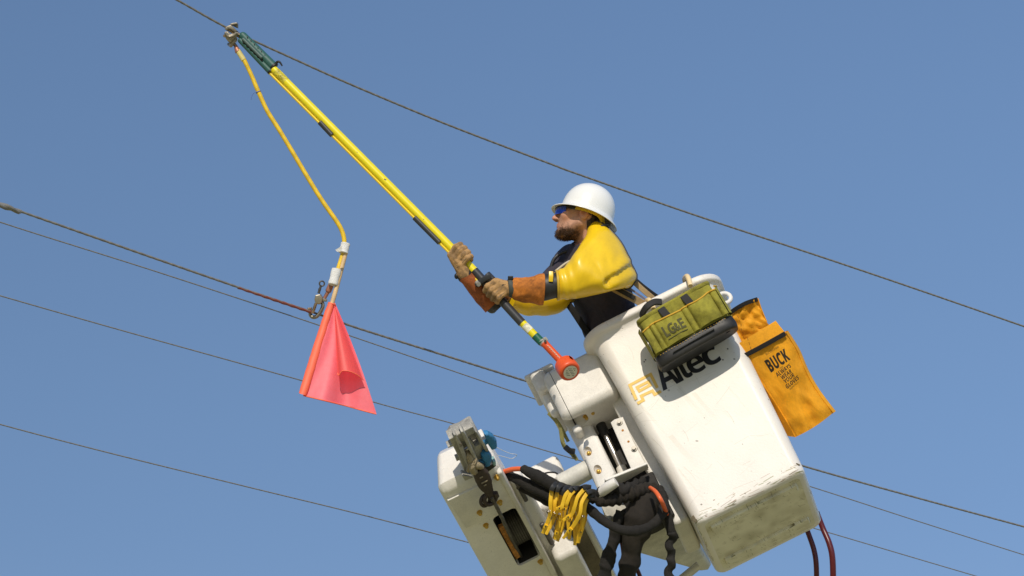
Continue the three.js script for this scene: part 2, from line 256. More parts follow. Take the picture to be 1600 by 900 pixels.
// ------------------------------------------------------------------ ground (below the frame; its light reaches the undersides)
{
  const g = new THREE.PlaneGeometry(5000, 5000, 8, 8); g.rotateX(-Math.PI / 2); const m = new THREE.Mesh(g, M.ground); m.name = 'ground'; m.receiveShadow = true; m.userData = { kind: 'structure' }; scene.add(m);
}
// ------------------------------------------------------------------ the tilted frame of the lift: bucket, mount, booms
const ROLL = 26.5 * Math.PI / 180, TILT = 31 * Math.PI / 180;
const BX = [Math.cos(ROLL), Math.sin(ROLL), 0], BY = [-Math.sin(ROLL) * Math.cos(TILT), Math.cos(ROLL) * Math.cos(TILT), -Math.sin(TILT)], BZ = cross(BX, BY);
const B = new Frame(1187, 815, 0, BX, BY, BZ);

// ------------------------------------------------------------------ power lines
function wire(label, pts, xv, x0, d0, r, lobes) {
  { const s = pts[0], t = pts[1], u = pts[pts.length - 1], v = pts[pts.length - 2], k0 = (t[1] - s[1]) / (t[0] - s[0]), k1 = (u[1] - v[1]) / (u[0] - v[0]); pts = [[s[0] - 1500, s[1] - 1500 * k0], ...pts, [u[0] + 1200, u[1] + 1200 * k1]]; }   // runs on past the frame                    // pixels along the wire; it recedes to the right at a steady rate
  const f = new Frame(pts[0][0], pts[0][1], D0 - d0), dep = (x) => d0 * (xv - x0) / (xv - x);
  const g = thing('power_line', label, 'power line', f, 'overhead power lines'); g.userData.group = 'overhead power lines';
  const q = pts.map(([x, y]) => [...f.P(x, y, D0 - dep(x)), r]);
  const k = 2 * Math.PI / (r * 16);
  part('conductor', sweep(q, { seg: Math.round(1500 / (pts.length - 1)), M: 10, disp: lobes ? (s, a) => r * .09 * Math.cos(lobes * (a - s * k / lobes * 2)) : (s, a) => r * .05 * Math.cos(3 * (a - s * k * .6)) }), M.wire, g);
  return { g, f, dep };
}
const wA = wire('topmost power line, gripped by the clamp at the tip of the yellow pole', [[150, -71], [277, 0], [360, 46], [470, 97], [560, 137], [700, 195], [860, 256], [900, 271], [1080, 334], [1300, 407], [1450, 458], [1600, 510], [1750, 562]], 6200, 360, 13.59, .0053, 3);
const wB = wire('thick twisted power line held by the lower clamp beside the red flag', [[-200, 248], [0, 319], [120, 361], [240, 403], [370, 448], [486, 487], [560, 513], [700, 557], [840, 601], [1000, 650], [1255, 728], [1430, 777], [1600, 823], [1800, 878]], 6200, 490, 13.3, .0053, 2);
const wC = wire('thin power line just below the twisted line with the clamp', [[-200, 278], [0, 347], [240, 423], [480, 502], [700, 577], [850, 628], [1050, 693], [1275, 763], [1430, 813], [1600, 867], [1800, 930]], 6200, 490, 14.6, .0031);
const wD = wire('thin power line that passes behind the lower half of the red flag', [[-200, 404], [0, 462], [200, 519], [480, 597], [590, 630], [730, 668], [890, 715], [1100, 775], [1298, 833], [1450, 878], [1600, 922], [1800, 980]], 6200, 490, 14.3, .0030);
const wE = wire('lowest power line at the left, ending behind the white boom tip', [[-200, 606], [0, 663], [180, 710], [400, 764], [560, 803], [730, 847], [900, 892], [1200, 970], [1600, 1078]], 6200, 490, 14.3, .0030);
{ // wrapped tie at the left end of the thick line, and its red-painted stretch by the clamp
  const f = wB.f, q = (x, y) => f.P(x, y, D0 - wB.dep(x)); const s = [[-200, 248], [-100, 284], [-40, 306], [0, 320], [18, 326], [33, 331]].map(([x, y], i) => [...q(x, y), [.0115, .0115, .0115, .011, .0105, .006][i]]);
  part('wrap', [sweep(s, { seg: 60, M: 14, disp: (d, a) => .0028 * Math.cos(2 * (a - d * 38)) }), sweep([[...q(14, 326), .004], [...q(24, 331), .0048], [...q(30, 334), .003]], {})], M.wire, wB.g);
  part('red_stretch', sweep([[372, 449.5], [430, 469], [486, 487.8]].map(([x, y], i) => [...q(x, y), i ? .0066 : .0055]), { seg: 40, disp: (d, a) => .0009 * Math.cos(2 * (a - d * 60)) }), M.wireRed, wB.g);
}

// ------------------------------------------------------------------ bucket
const bucket = thing('lift_bucket', 'white fibreglass lift bucket with a black word and yellow emblem on its front', 'lift bucket', B);
{
  const S = [[.0, .240, .240, .03], [.0, .256, .256, .036], [.004, .266, .266, .041], [.012, .2735, .2735, .045], [.026, .277, .277, .047], [.10, .280, .280, .049], [.3, .288, .288, .053], [.6, .300, .300, .060], [.9, .312, .312, .066], [.985, .3155, .3155, .069], [1.036, .319, .319, .073], [1.058, .326, .326, .082], [1.067, .337, .337, .096], [1.070, .348, .348, .11], [1.074, .3565, .3565, .118], [1.081, .3605, .3605, .122], [1.098, .361, .361, .122], [1.106, .358, .358, .122], [1.110, .350, .350, .118], [1.110, .322, .322, .10], [1.105, .314, .314, .092], [1.09, .309, .309, .09], [.6, .292, .292, .082], [.1, .27, .27, .07], [.05, .24, .24, .05]];
  const deep = (p) => p[2] < 0 ? [p[0], p[1], p[2] * 1.3] : p, rows = S.map(([y, w, d, r]) => rr(w, d, r, y, 8).map(deep));
  const bg = grid(rows, true, false); { const u = bg.attributes.uv; for (let i = 0; i < u.count; i++) u.setXY(i, u.getX(i) / 2.5, u.getY(i) / 2.5); }
  const BN = 2048, bc = document.createElement('canvas'); bc.width = bc.height = BN; const bx = bc.getContext('2d'), na = pnoise(512, 7, 401), nb = pnoise(512, 40, 402), im = bx.createImageData(BN, BN);
  for (let y = 0; y < BN; y++) for (let x = 0; x < BN; x++) { const i = ((y >> 2) & 511) * 512 + ((x >> 2) & 511), v = 1 + .05 * (na[i] - .5) + .035 * (nb[i] - .5), o = (y * BN + x) * 4; im.data[o] = 229 * v; im.data[o + 1] = 223 * v; im.data[o + 2] = (217 - 6 * na[i]) * v; im.data[o + 3] = 255; }
  bx.putImageData(im, 0, 0); seed = 555;
  const bv = (m) => BN - m / 2.5 * BN;                               // metres along the wall (from the bottom) to canvas rows
  for (let i = 0; i < 420; i++) { const x = rnd() * BN, y = bv(.08 + rnd() * 1.3), l = 10 + rnd() * 90, t = (rnd() - .5) * 1.2 + (rnd() < .35 ? 1.4 : 0); bx.strokeStyle = `rgba(${rnd() < .5 ? '120,112,92' : '158,150,128'},${.06 + rnd() * .26})`; bx.lineWidth = .6 + rnd() * 1.6; bx.beginPath(); bx.moveTo(x, y); bx.quadraticCurveTo(x + Math.cos(t) * l * .5 + rnd() * 10, y + Math.sin(t) * l * .5, x + Math.cos(t) * l, y + Math.sin(t) * l); bx.stroke(); }
  for (let i = 0; i < 90; i++) { const x = rnd() * BN, y = bv(.2 + rnd() * 1.1), w = 4 + rnd() * 16, h = 60 + rnd() * 220, gr = bx.createLinearGradient(0, y, 0, y + h); gr.addColorStop(0, `rgba(140,128,96,${.05 + rnd() * .10})`); gr.addColorStop(1, 'rgba(140,128,96,0)'); bx.fillStyle = gr; bx.fillRect(x, y, w, h); }
  for (let i = 0; i < 300; i++) { bx.fillStyle = `rgba(60,52,40,${.2 + rnd() * .5})`; const r = .7 + rnd() * rnd() * 4; bx.beginPath(); bx.ellipse(rnd() * BN, bv(.05 + rnd() * 1.3), r, r * (.5 + rnd()), rnd() * 3, 0, 7); bx.fill(); }
  for (let i = 0; i < 260; i++) { const x = rnd() * BN, y = bv(.035 + rnd() * rnd() * .09), l = 6 + rnd() * 44; bx.strokeStyle = `rgba(${50 + rnd() * 50},${44 + rnd() * 44},30,${.15 + rnd() * .5})`; bx.lineWidth = .8 + rnd() * 3; bx.beginPath(); bx.moveTo(x, y); bx.lineTo(x + l, y + (rnd() - .5) * 12); bx.stroke(); }
  const btx = new THREE.CanvasTexture(bc); btx.colorSpace = THREE.SRGBColorSpace; btx.wrapS = btx.wrapT = THREE.RepeatWrapping; const bm = new THREE.MeshPhysicalMaterial({ map: btx, roughness: .42, clearcoat: .25, clearcoatRoughness: .35, side: THREE.DoubleSide, bumpMap: grainTex(20, 410), bumpScale: .0006 });
  part('shell', bg, bm, bucket);
  for (const [x, y, s] of [[1083, 811, 1], [1086, 815, .7], [1246, 729, .6]]) { const p = B.on(x, y, 'z', .262), pts = []; for (let k = 0; k < 7; k++) { const a = k / 7 * 6.28; pts.push([Math.cos(a) * .013 * s * (.5 + rnd()), Math.sin(a) * .016 * s * (.4 + rnd())]); } part('crack', slab(pts, -.012, .004, .001).rotateX(.5).translate(p[0] + .004, p[1] + .004, p[2] + .002), M.brown, bucket, 'dark crack at the corner'); }
  { const sh = rr(.24, .24, .05, .05, 8), c = [0, .05, 0], ps = []; sh.forEach((p, i) => ps.push(...p, ...sh[(i + 1) % sh.length], ...c)); const f = new THREE.BufferGeometry(); f.setAttribute('position', new THREE.Float32BufferAttribute(ps, 3)); f.computeVertexNormals(); part('floor', f, M.white2, bucket); }
  // underside: its own scuffed sheet with two raised skids
  const N = 1024, cv = document.createElement('canvas'); seed = 21; cv.width = cv.height = N; const cx = cv.getContext('2d'); cx.fillStyle = 'rgb(228,222,198)'; cx.fillRect(0, 0, N, N);
  const R = () => rnd();
  for (let i = 0; i < 260; i++) { const x = R() * N, y = R() * N, r = 20 + R() * 120; const gr = cx.createRadialGradient(x, y, 0, x, y, r); const d = R() < .5 ? '120,110,80' : '232,226,205'; gr.addColorStop(0, `rgba(${d},.16)`); gr.addColorStop(1, `rgba(${d},0)`); cx.fillStyle = gr; cx.fillRect(0, 0, N, N); }
  for (let i = 0; i < 300; i++) { const x = R() * N, y = R() < .6 ? (R() < .5 ? R() * .2 * N : N - R() * .22 * N) : R() * N, l = 8 + R() * 60, a = (R() < .7 ? 1.35 : .2) + (R() - .5) * .7; cx.strokeStyle = `rgba(${30 + R() * 40},${28 + R() * 30},20,${.2 + R() * .6})`; cx.lineWidth = .6 + R() * 3; cx.beginPath(); cx.moveTo(x, y); cx.quadraticCurveTo(x + Math.cos(a) * l * .5 + R() * 8, y + Math.sin(a) * l * .5, x + Math.cos(a) * l, y + Math.sin(a) * l); cx.stroke(); }
  const ct = new THREE.CanvasTexture(cv); ct.colorSpace = THREE.SRGBColorSpace; const um = new THREE.MeshPhysicalMaterial({ map: ct, roughness: .6, side: THREE.DoubleSide }); M.under = um;
  const us = rr(.2405, .2405, .03, .006, 8).map(deep), sg = new THREE.ShapeGeometry(polyShape(us.map((p) => [p[0], p[2]]))); sg.rotateX(Math.PI / 2); sg.translate(0, .0, 0);
  { const p = sg.attributes.position, uv = sg.attributes.uv; for (let i = 0; i < p.count; i++) uv.setXY(i, p.getX(i) / .5 + .5, (p.getZ(i) + .04) / .6 + .5); }
  part('underside', sg, um, bucket, 'scuffed cream underside');
  const skid = (z) => { const g = rbox(-.218, .218, -.015, .02, z - .03, z + .03, .006); const p = g.attributes.position, uv = g.attributes.uv; for (let i = 0; i < p.count; i++) uv.setXY(i, p.getX(i) / .5 + .5, p.getZ(i) / .5 + .5); return g; };
  part('skid', skid(.172), um, bucket); part('skid', skid(-.215), um, bucket);
  // front: lettering and emblem, laid on the slightly sloping face
  const sl = Math.atan((.312 - .288) / .6), fz = (y) => .288 + (y - .3) * .04 + .0012;
  const front = (g) => { remap(g, ([x, y, z]) => [x, y, fz(y) + z]); return g; };
  const pt = (x, y) => { const p = B.on(960 + x / 7.5, 540 + y / 7.5, 'z', .305); return [p[0], p[1]]; };
  const em = [stroke([[257, 633], [183, 467], [425, 340], [503, 495]].map((p) => pt(...p)), .0145), stroke([[268, 491], [400, 424], [420, 464], [294, 534]].map((p) => pt(...p)), .0145, true), stroke([[268, 676], [338, 640], [316, 590], [446, 530], [472, 572], [546, 534]].map((p) => pt(...p)), .0145)];
  part('emblem', em.map((s) => front(new THREE.ExtrudeGeometry(s, { depth: .0008, bevelEnabled: false }))), std([.80, .52, .10], .5), bucket, 'yellow emblem of bent bars');
  const a = pt(572, 530), ang = .018;
  const letters = [['A', 0, .092, .137], ['l', .0875, .021, .137], ['t', .106, .051, .116], ['e', .151, .080, .092], ['c', .231, .078, .092]];
  const lg = letters.map(([ch, x, w, h], i) => { const t = new TextGeometry(ch, { font, size: .1, depth: .0006 + i * .00025, bevelEnabled: false, curveSegments: 12 }); t.computeBoundingBox(); const b = t.boundingBox, sx = w / (b.max.x - b.min.x), sy = h / (b.max.y - b.min.y); remap(t, ([X, Y, Z]) => { const u = (X - b.min.x) * sx + x, v = (Y - b.min.y) * sy, c = Math.cos(ang), n = Math.sin(ang); return [a[0] + u * c - v * n, a[1] + u * n + v * c, Z]; }); return front(toCreasedNormals(t, .5)); });
  part('lettering', lg, std([.016, .016, .018], .45), bucket, 'black word in heavy letters');
  const dent = (px, py) => { const p = B.on(px, py, 'z', .305); return cyl([p[0], p[1], fz(p[1]) - .002], [p[0], p[1], fz(p[1]) + .0012], .0035, .003, 10); };
  for (const p of [[1007, 566], [1009, 563], [1129.5, 562], [1137, 545]]) part('chip', dent(...p), M.steelDark, bucket);
  // white tie ring and peg at the right of the rim
  part('tie_ring', torus(B.P(1132, 466, -.33), [.25, .1, 1], .030, .0105), M.white, bucket); part('peg', [cyl(B.P(1143, 486, -.35), B.P(1150, 494, -.33), .012, .010)], M.white, bucket);
}
// ------------------------------------------------------------------ bucket mount: two-piece cover, lift cylinder, bracket, rotator
const mount = thing('bucket_mount', 'white two-piece bucket mount cover with chrome cylinder between bucket and boom', 'bucket mount', B);
{
  const bl = B.on(886, 648, 'z', .2), br = B.on(963, 612, 'z', .2), tr = B.on(908, 543, 'z', .2), y0 = bl[1] - .01, y1 = 1.105, xs = B.on(880, 625, 'z', .2)[0];
  const half = (x0, x1, z1, yb, yt) => rings([[yb, .8], [yb + .012, .93], [yb + .045, 1], [yt - .045, 1], [yt - .012, .95], [yt, .85]].map(([y, k]) => ({ c: [(x0 + x1) / 2, y, z1 - .18], A: [(x1 - x0) / 2 * (k * .3 + .7), 0, 0], B: [0, 0, .18 * k], e: .3 })), { K: 3, m: 48 });
  const whole = rbox(bl[0] - .03, br[0] + .012, y0, y1, -.17, .2, .042);
  const dimp = [rbox(xs - .088, xs + .068, y0 - .05, y0 + .034, .06, .155, .03)];
  const leftCover = csgCut(whole.clone(), [rbox(xs - .0015, 1, 0, 2, -1, 1, .001), ...dimp]), rightCover = csgCut(whole.clone(), [rbox(-2, xs + .0015, 0, 2, -1, 1, .001), ...dimp]);
  part('cover', leftCover, M.white2, mount, 'left half of the mount cover'); part('cover', rightCover, M.white2, mount, 'right half of the mount cover');
  // raised lid with a flange on the far left top
  const lx0 = bl[0] - .05; part('lid', [rbox(lx0 - .03, xs - .02, y1 - .07, y1 + .055, -.15, .16, .025), rbox(lx0 - .055, xs + .03, y1 + .035, y1 + .06, -.17, .14, .012), rbox(lx0 - .02, lx0 + .03, y0 + .08, y1, -.1, .12, .024)], M.white2, mount);
  // column below the cover
  part('seam', rbox(xs - .004, xs + .004, y0 + .012, y1 - .02, -.15, .188, .002), M.dark, mount);
  part('column', [rbox(bl[0] - .028, xs + .07, .50, y0 + .06, -.26, .035, .03), rbox(bl[0] - .01, xs + .02, y0 - .05, y0 - .004, .02, .11, .018)], M.white2, mount);
  for (const p of [[915, 651], [925, 643]]) { const c = B.on(...p, 'y', y0 + .01); part('bolt', hexBolt([c[0], y0 + .014, c[2]], [0, -1, .1], .0105, .016, true), M.bolt, mount); }
  // bracket cover with two dished bolts
  const zc = .17, q = (x, y) => { const p = B.on(x, y, 'z', zc); return [p[0], p[1]]; };
  const bc = csgCut(slab([[911, 690], [917, 684], [926, 679], [933, 679.5], [947, 709], [961, 738], [956, 750], [942, 768], [933, 764], [922, 738], [910, 708]].map((p) => q(...p)), zc - .16, zc, .016), [[918.5, 705], [934, 733.5]].map((p) => ball([...q(...p), zc + .006], .019, .026, .028)));
  part('bracket_cover', bc, M.white2, mount);
  for (const p of [[919.5, 707.5], [934.5, 736]]) part('bolt', hexBolt([...q(...p), zc - .022], [0, 0, 1], .0105, .022, true), M.bolt, mount);
  // cylinder
  const zr = -.02, c3 = (x, y, z = zr) => B.on(x, y, 'z', z);
  part('cylinder_rod', cyl(c3(944, 676), c3(975, 740), .0135), M.chrome, mount, 'chrome cylinder rod');
  part('cylinder_collar', [cyl(c3(938, 663), c3(944, 675), .024, .023), cyl(c3(944, 675), c3(947, 681), .022, .018)], M.dark, mount);
  part('cylinder_foot', [cyl(c3(970, 730), c3(977, 746), .023, .029), torus(c3(972, 734), sub(c3(975, 740), c3(944, 676)), .017, .006)], M.white2, mount);
  part('cavity', rbox(-.60, -.36, .40, .86, -.28, -.10, .01), M.dark, mount); part('mounting_pad', rbox(-.362, -.285, .12, .97, -.25, .115, .02), M.white2, mount);
  part('side_plate', slab([[954, 660], [960, 655], [973, 651], [990, 690], [1012, 731], [988, 737]].map((p) => { const r = B.on(...p, 'z', .15); return [r[0], r[1]]; }), .128, .15, .003), M.white2, mount);
  for (const p of [[968, 660.5], [991, 701.5]]) { const r = B.on(...p, 'z', .15); part('bolt', [cyl([r[0], r[1], .149], [r[0], r[1], .155], .0155, .0145, 24), hexBolt([r[0], r[1], .153], [0, 0, 1], .0105, .012)], M.boltGrey, mount); }
  for (const p of [[973, 672.5], [982, 690]]) { const r = B.on(...p, 'z', .15); part('rust_spot', cyl([r[0], r[1], .149], [r[0], r[1], .1512], .006, .006, 7), M.rust, mount); }
  part('foot_plate', slab([[946, 750], [1011, 724], [1013, 730], [1003, 736], [985, 747], [966, 756], [955, 770], [944, 768]].map((p) => { const r = B.on(...p, 'y', .41); return [r[0], -r[2]]; }), 0, .014, .003).rotateX(-Math.PI / 2).translate(0, .405, 0), M.white2, mount);
  part('rotator', [cyl([-.44, .24, .0], [-.44, .404, .0], .12, .135, 30), cyl([-.40, .30, .02], [-.40, .404, .02], .09, .10, 24), rbox(-.40, -.335, .16, .41, -.12, .14, .01)], M.dark, mount);
  part('clamp_arm', sweep([[...B.P(936, 772, .10), .022], [...B.P(950, 761, .13), .025], [...B.P(963, 753, .14), .022]], {}), M.white, mount);
  // lower cream cover behind the bucket's foot
  const P = (x, y) => { const p = B.on(x, y, 'y', .27); return [p[0], -p[2]]; };
  part('lower_cover', slab([[1057, 800], [1113, 884], [1108, 892], [1094, 894], [1004, 868], [962, 850], [950, 812], [990, 806]].map((p) => P(...p)), 0, .10, .02).rotateX(-Math.PI / 2).translate(0, .27, 0), M.dirtyWhite, mount);
  part('strut', sweep([[...B.P(1040, 925, -.35), .022], [...B.P(1092, 883, -.35), .022]], { M: 4 }), M.white2, mount);
}
// ------------------------------------------------------------------ boom tip with winch (left)
const AL = 17 * Math.PI / 180;
const PZ = add(mul(BY, -Math.cos(AL)), mul(BZ, Math.sin(AL))), PY = add(mul(BZ, Math.cos(AL)), mul(BY, Math.sin(AL)));
const J = new Frame(690, 776, .12, BX, PY, PZ);
const boom = thing('boom_tip', 'white fibreglass boom tip with a winch window in its underside', 'boom', J);
const jw = .30;
{
  const sa = Math.sin(AL), ca = Math.cos(AL);
  const prof = [[.0, .0], [.02, -.005], [.045, -.03], [.20 * sa, -.20 * ca], [.22 * sa - .10 * ca, -.30], [-.4, -.43], [-2.2, -.46], [-2.2, 0]];
  let g = new THREE.ExtrudeGeometry(new THREE.Shape(new THREE.Path(prof.map((p) => new THREE.Vector2(p[0], p[1]))).getPoints()), { depth: jw - .08, bevelEnabled: true, bevelThickness: .04, bevelSize: .035, bevelOffset: -.035, bevelSegments: 6, steps: 1 });
  g.translate(0, 0, .04); g = remap(g, ([y, z, x]) => [x, y, z]); g = toCreasedNormals(g, .7);
  const taper = (p) => { const k = clamp((-p[2]) / .20, 0, 1) * sstep(-.25, .0, p[1]); return [p[0] + (jw - p[0]) / jw * .055 * k * k, p[1], p[2]]; };
  g = boxUV(toCreasedNormals(remap(g, taper), .7));
  // winch window
  const w = [[770, 809], [806, 792], [844, 867], [809, 888]].map((p) => J.on(...p, 'z', 0)), cxw = w.reduce((s, p) => s + p[0], 0) / 4, cyw = w.reduce((s, p) => s + p[1], 0) / 4, hwx = (w[1][0] + w[2][0] - w[0][0] - w[3][0]) / 4, hwy = (w[0][1] + w[1][1] - w[2][1] - w[3][1]) / 4;
  g = csgCut(g, [rbox(cxw - hwx, cxw + hwx, cyw - hwy, cyw + hwy, -.20, .05, .022)]);
  part('shell', g, M.white, boom);
  // raised end cover on the upper part of the underside
  const ec = [[699, 781], [760, 752], [785, 741], [806, 788], [772, 804], [728, 824]].map((p) => { const r = J.on(...p, 'z', .004); return [r[0], r[1]]; });
  part('end_cover', slab(ec, -.005, .011, .004), M.white2, boom);
  const rim = (x0, x1, y0, y1) => { const s = new THREE.Shape(); s.moveTo(x0, y0); s.lineTo(x1, y0); s.lineTo(x1, y1); s.lineTo(x0, y1); s.closePath(); return s; };
  part('rusty_frame', [rbox(cxw - hwx + .004, cxw - hwx + .03, cyw - hwy + .03, cyw + hwy - .1, -.045, -.02, .004), rbox(cxw - hwx + .004, cxw + hwx - .004, cyw + hwy - .07, cyw + hwy - .012, -.10, -.07, .005)], M.rust, boom, 'rust-orange metal frame inside the winch window');
  const wx0 = cxw - hwx, wx1 = cxw + hwx, wy0 = cyw - hwy, wy1 = cyw + hwy;
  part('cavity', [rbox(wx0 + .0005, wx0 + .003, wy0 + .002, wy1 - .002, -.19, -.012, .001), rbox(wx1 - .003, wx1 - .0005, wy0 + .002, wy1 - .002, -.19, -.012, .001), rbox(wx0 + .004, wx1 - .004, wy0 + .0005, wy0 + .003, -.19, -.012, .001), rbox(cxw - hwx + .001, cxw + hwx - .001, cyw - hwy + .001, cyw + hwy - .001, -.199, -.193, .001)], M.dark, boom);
  const dr = []; for (let i = 0; i < 9; i++) dr.push(torus([cxw - hwx + .045 + i * .0115, cyw - .05, -.13], [1, 0, 0], .092, .0068)); dr.push(cyl([cxw - hwx + .03, cyw - .05, -.13], [cxw + hwx - .004, cyw - .05, -.13], .09));
  part('drum', dr, M.steelDark, boom, 'winch drum wound with dark rope');
  for (const p of [[776, 745], [780.5, 784], [749, 800], [760, 822.5], [845, 879]]) { const r = J.on(...p, 'z', .01); const top = p[1] < 790 || p[0] === 749; part('bolt', hexBolt([r[0], r[1], top ? .010 : -.001], [0, 0, 1], .0105, .017, true), M.bolt, boom); }
  // right side: ridge flange and recessed side cover
  part('ridge', [rbox(jw - .028, jw - .002, -1.6, -.012, -.03, .018, .01)], M.white2, boom);
  part('side_cover', [rbox(jw - .01, jw + .07, -1.9, -.16, -.13, -.05, .03)], M.white, boom);
  part('side_handle', [rbox(jw + .02, jw + .04, -.32, -.17, -.056, -.036, .008)], M.steelDark, boom); part('side_handle', rbox(jw + .03, jw + .055, -.66, -.50, -.056, -.034, .01), M.steelDark, boom);
  part('knuckle_cover', rbox(jw + .02, jw + .14, -.95, -.665, -.12, .05, .03), M.white2, boom);
}
// ------------------------------------------------------------------ main boom end (behind the hoses)
{
  const K = new Frame(835, 800, -.32, BX, PY, PZ);
  const g = thing('main_boom', 'white main boom end behind the black hoses, joined to the bucket mount by a shaft', 'boom', K);
  const re = K.on(905, 787, 'z', 0), w = re[0];
  part('shell', [rbox(.03, w, -2.4, .0, -.17, 0, .03)], M.white2, g);
  part('underside', rbox(.05, w - .03, -2.2, -.03, -.03, .004, .008), M.brown, g, 'brown weathered underside');
  part('flange', rbox(w - .026, w - .002, -1.6, -.08, -.05, .014, .006), M.white, g);
  part('seam_strip', sweep([[836, 752], [848, 741], [862, 738], [872, 742], [882, 764]].map((p) => [...K.on(p[0], p[1], 'y', .001), .004]), { seg: 8 }), M.dark, g);
  part('cap_panel', rbox(w - .24, w + .005, -.15, .0, -.29, -.01, .025), M.white, g);
  part('shaft', [cyl(K.P(876, 757, -.22), K.P(930, 728, -.22), .048, .046, 32)], M.shaft, g);
}

// ------------------------------------------------------------------ hot stick: yellow telescoping pole held by the lineman
const ZS = -.17, zst = (x) => ZS + (x - 740) * .0011;                                                     // depth of the stick's plane
const S0 = [427, 108], S1 = [890, 580];
{
  const f = new Frame(740, 422, ZS), g = thing('hot_stick', 'long yellow insulated pole with green slotted head, held up to the wire', 'hot stick', f);
  const q = (x, y, dz = 0) => f.P(x, y, zst(x) + dz);
  const bar = (a, b, rp, m, name, dza = 0, label) => part(name, sweep([[...q(a[0], a[1], dza), rp * PX], [...q(b[0], b[1], dza), rp * PX]], { seg: 2, M: 20 }), m, g, label);
  bar([427, 108], [742, 424], 6.7, M.pole, 'pole');
  bar([420, 113], [752, 445], 2.1, M.rod, 'control_rod', .012);
  for (const [a, b] of [[[500, 191], [519, 211]], [[648, 340], [687, 379]]]) part('rod_guide', [sweep([[...q(a[0], a[1], .016), 4.6 * PX], [...q(b[0], b[1], .016), 4.6 * PX]], { seg: 2, M: 16 }), sweep([[...q(a[0] + 4, a[1] - 4, .004), 5.2 * PX], [...q(b[0] + 4, b[1] - 4, .004), 5.2 * PX]], { seg: 2, M: 16 })], M.gripBlack, g, 'dark grey guide sleeve');
  // label print near the top
  part('label_band', sweep([[...q(431, 112), 6.95 * PX], [...q(447, 128), 6.95 * PX]], { seg: 2, M: 20 }), std([.62, .52, .03], .5, { amt: .9, rep: 14, sd: 131 }), g);
  for (const [x, y] of [[494, 176], [515, 197], [560, 240], [603, 282], [664, 345]]) part('scuff', ball(q(x, y, 6.2 * PX), .012, .004, .002, new THREE.Quaternion().setFromAxisAngle(new THREE.Vector3(0, 0, 1), -.8)), M.brown, g);
  // green slotted head: two tubes, a ridge and rows of teeth
  const hd = norm(sub(q(430, 110), q(376, 56))), hn = norm(cross([0, 0, 1], hd));       // along, across (to the upper right)
  const H = (along, acr, up) => add(q(376, 57), add(mul(hd, along * PX), add(mul(hn, acr * PX), [0, 0, up * PX])));
  part('head', [cyl(H(2, 3.4, 0), H(77, 3.4, 0), 6.6 * PX, 7.4 * PX, 24), cyl(H(5, -4.8, 1), H(79, -6.0, 1), 4.6 * PX, 5.4 * PX, 20), ball(H(2, 3.4, 0), 6.4 * PX), ball(H(5, -4.8, 1), 4.5 * PX)], M.green, g, 'dark green plastic head');
  part('ridge', [cyl(H(8, 0, 7), H(52, 0, 7.5), 2.8 * PX, 2.8 * PX, 14), ball(H(8, 0, 7), 2.8 * PX), ball(H(52, 0, 7.5), 2.8 * PX)], std([.075, .125, .115], .5), g);
  for (let i = 0; i < 6; i++) { part('tooth', cyl(H(12 + i * 8.5, -4.4, 4.5), H(15 + i * 8.5, -2.2, 8.2), 2.3 * PX, .5 * PX, 4), M.black, g); part('tooth', cyl(H(9 + i * 8.5, 7.2, 4), H(12 + i * 8.5, 6.0, 7.2), 2.1 * PX, .5 * PX, 4), M.black, g); }
  part('collar', [cyl(H(76, 3.4, 0), H(79, 3.4, 0), 7.9 * PX, 7.9 * PX, 24), cyl(H(78, -6, 1), H(80.5, -6, 1), 5.6 * PX, 5.6 * PX, 18)], M.black, g);
  part('lever', sweep([[430, 102], [433, 97], [437, 97], [441, 103]].map(([x, y], i) => [...q(x, y, 0), [2.6, 2.2, 1.7, 1.2][i] * PX]), {}), M.black, g, 'small curved black lever');
  part('nose_rod', cyl(q(371, 51), q(378, 59), 1.9 * PX, 2.2 * PX, 14), M.bronze, g);
  // grip, clamp, lower section
  bar([741, 423], [816, 505], 6.9, M.gripBlack, 'grip', 0, 'dark grey grip section');
  part('rod_clamp', [sweep([[...q(745, 445, .015), .010], [...q(757, 436, .02), .013], [...q(768, 431, .015), .012]], { flat: .04, M: 16 }), cyl(q(760, 430, .01), q(769, 438, .01), .022, .02)], M.gripBlack, g, 'black clamp at the end of the control rod');
  part('rod_pin', [cyl(q(746, 442, .03), q(748, 444, .055), .010, .010, 14), cyl(q(744, 440, .03), q(750, 446, .03), .011, .011, 10)], M.alu, g);
  bar([815, 503.5], [836, 524.5], 6.3, M.pole, 'lower_section');
  part('label_band', sweep([[...q(820, 508.5), 6.5 * PX], [...q(829, 517.5), 6.5 * PX]], { seg: 2, M: 20 }), std([.70, .68, .52], .6, { amt: .6, rep: 14, sd: 133 }), g, 'worn white label');
  bar([836, 524.5], [847, 535.5], 6.5, M.greenBand, 'green_band');
  part('joint', cyl(q(845, 533), q(850, 538), 6.6 * PX, 5.6 * PX), M.alu, g); part('joint', [slab([[846, 530], [853, 526.5], [857, 531], [856, 537], [850, 541], [845, 538]].map((p) => q(...p).slice(0, 2)), .008, .022, .003)], M.alu, g, 'silver knuckle joint'); part('joint_pin', cyl(q(852, 533, .02), q(852, 533, .028), .006, .006), M.steelDark, g);
  bar([850, 536], [884, 572], 6.1, M.orange, 'red_handle', .004, 'red handle with ribbed print');
  for (let i = 0; i < 9; i++) { const t = .18 + i * .075, x = mix(850, 884, t) + 1.2, y = mix(536, 572, t) - 1.2; part('rib', ball(q(x, y, 6.1 * PX + .003), .0028, .008, .0022, new THREE.Quaternion().setFromAxisAngle(new THREE.Vector3(0, 0, 1), 1.1)), std([.80, .42, .30], .5), g); }
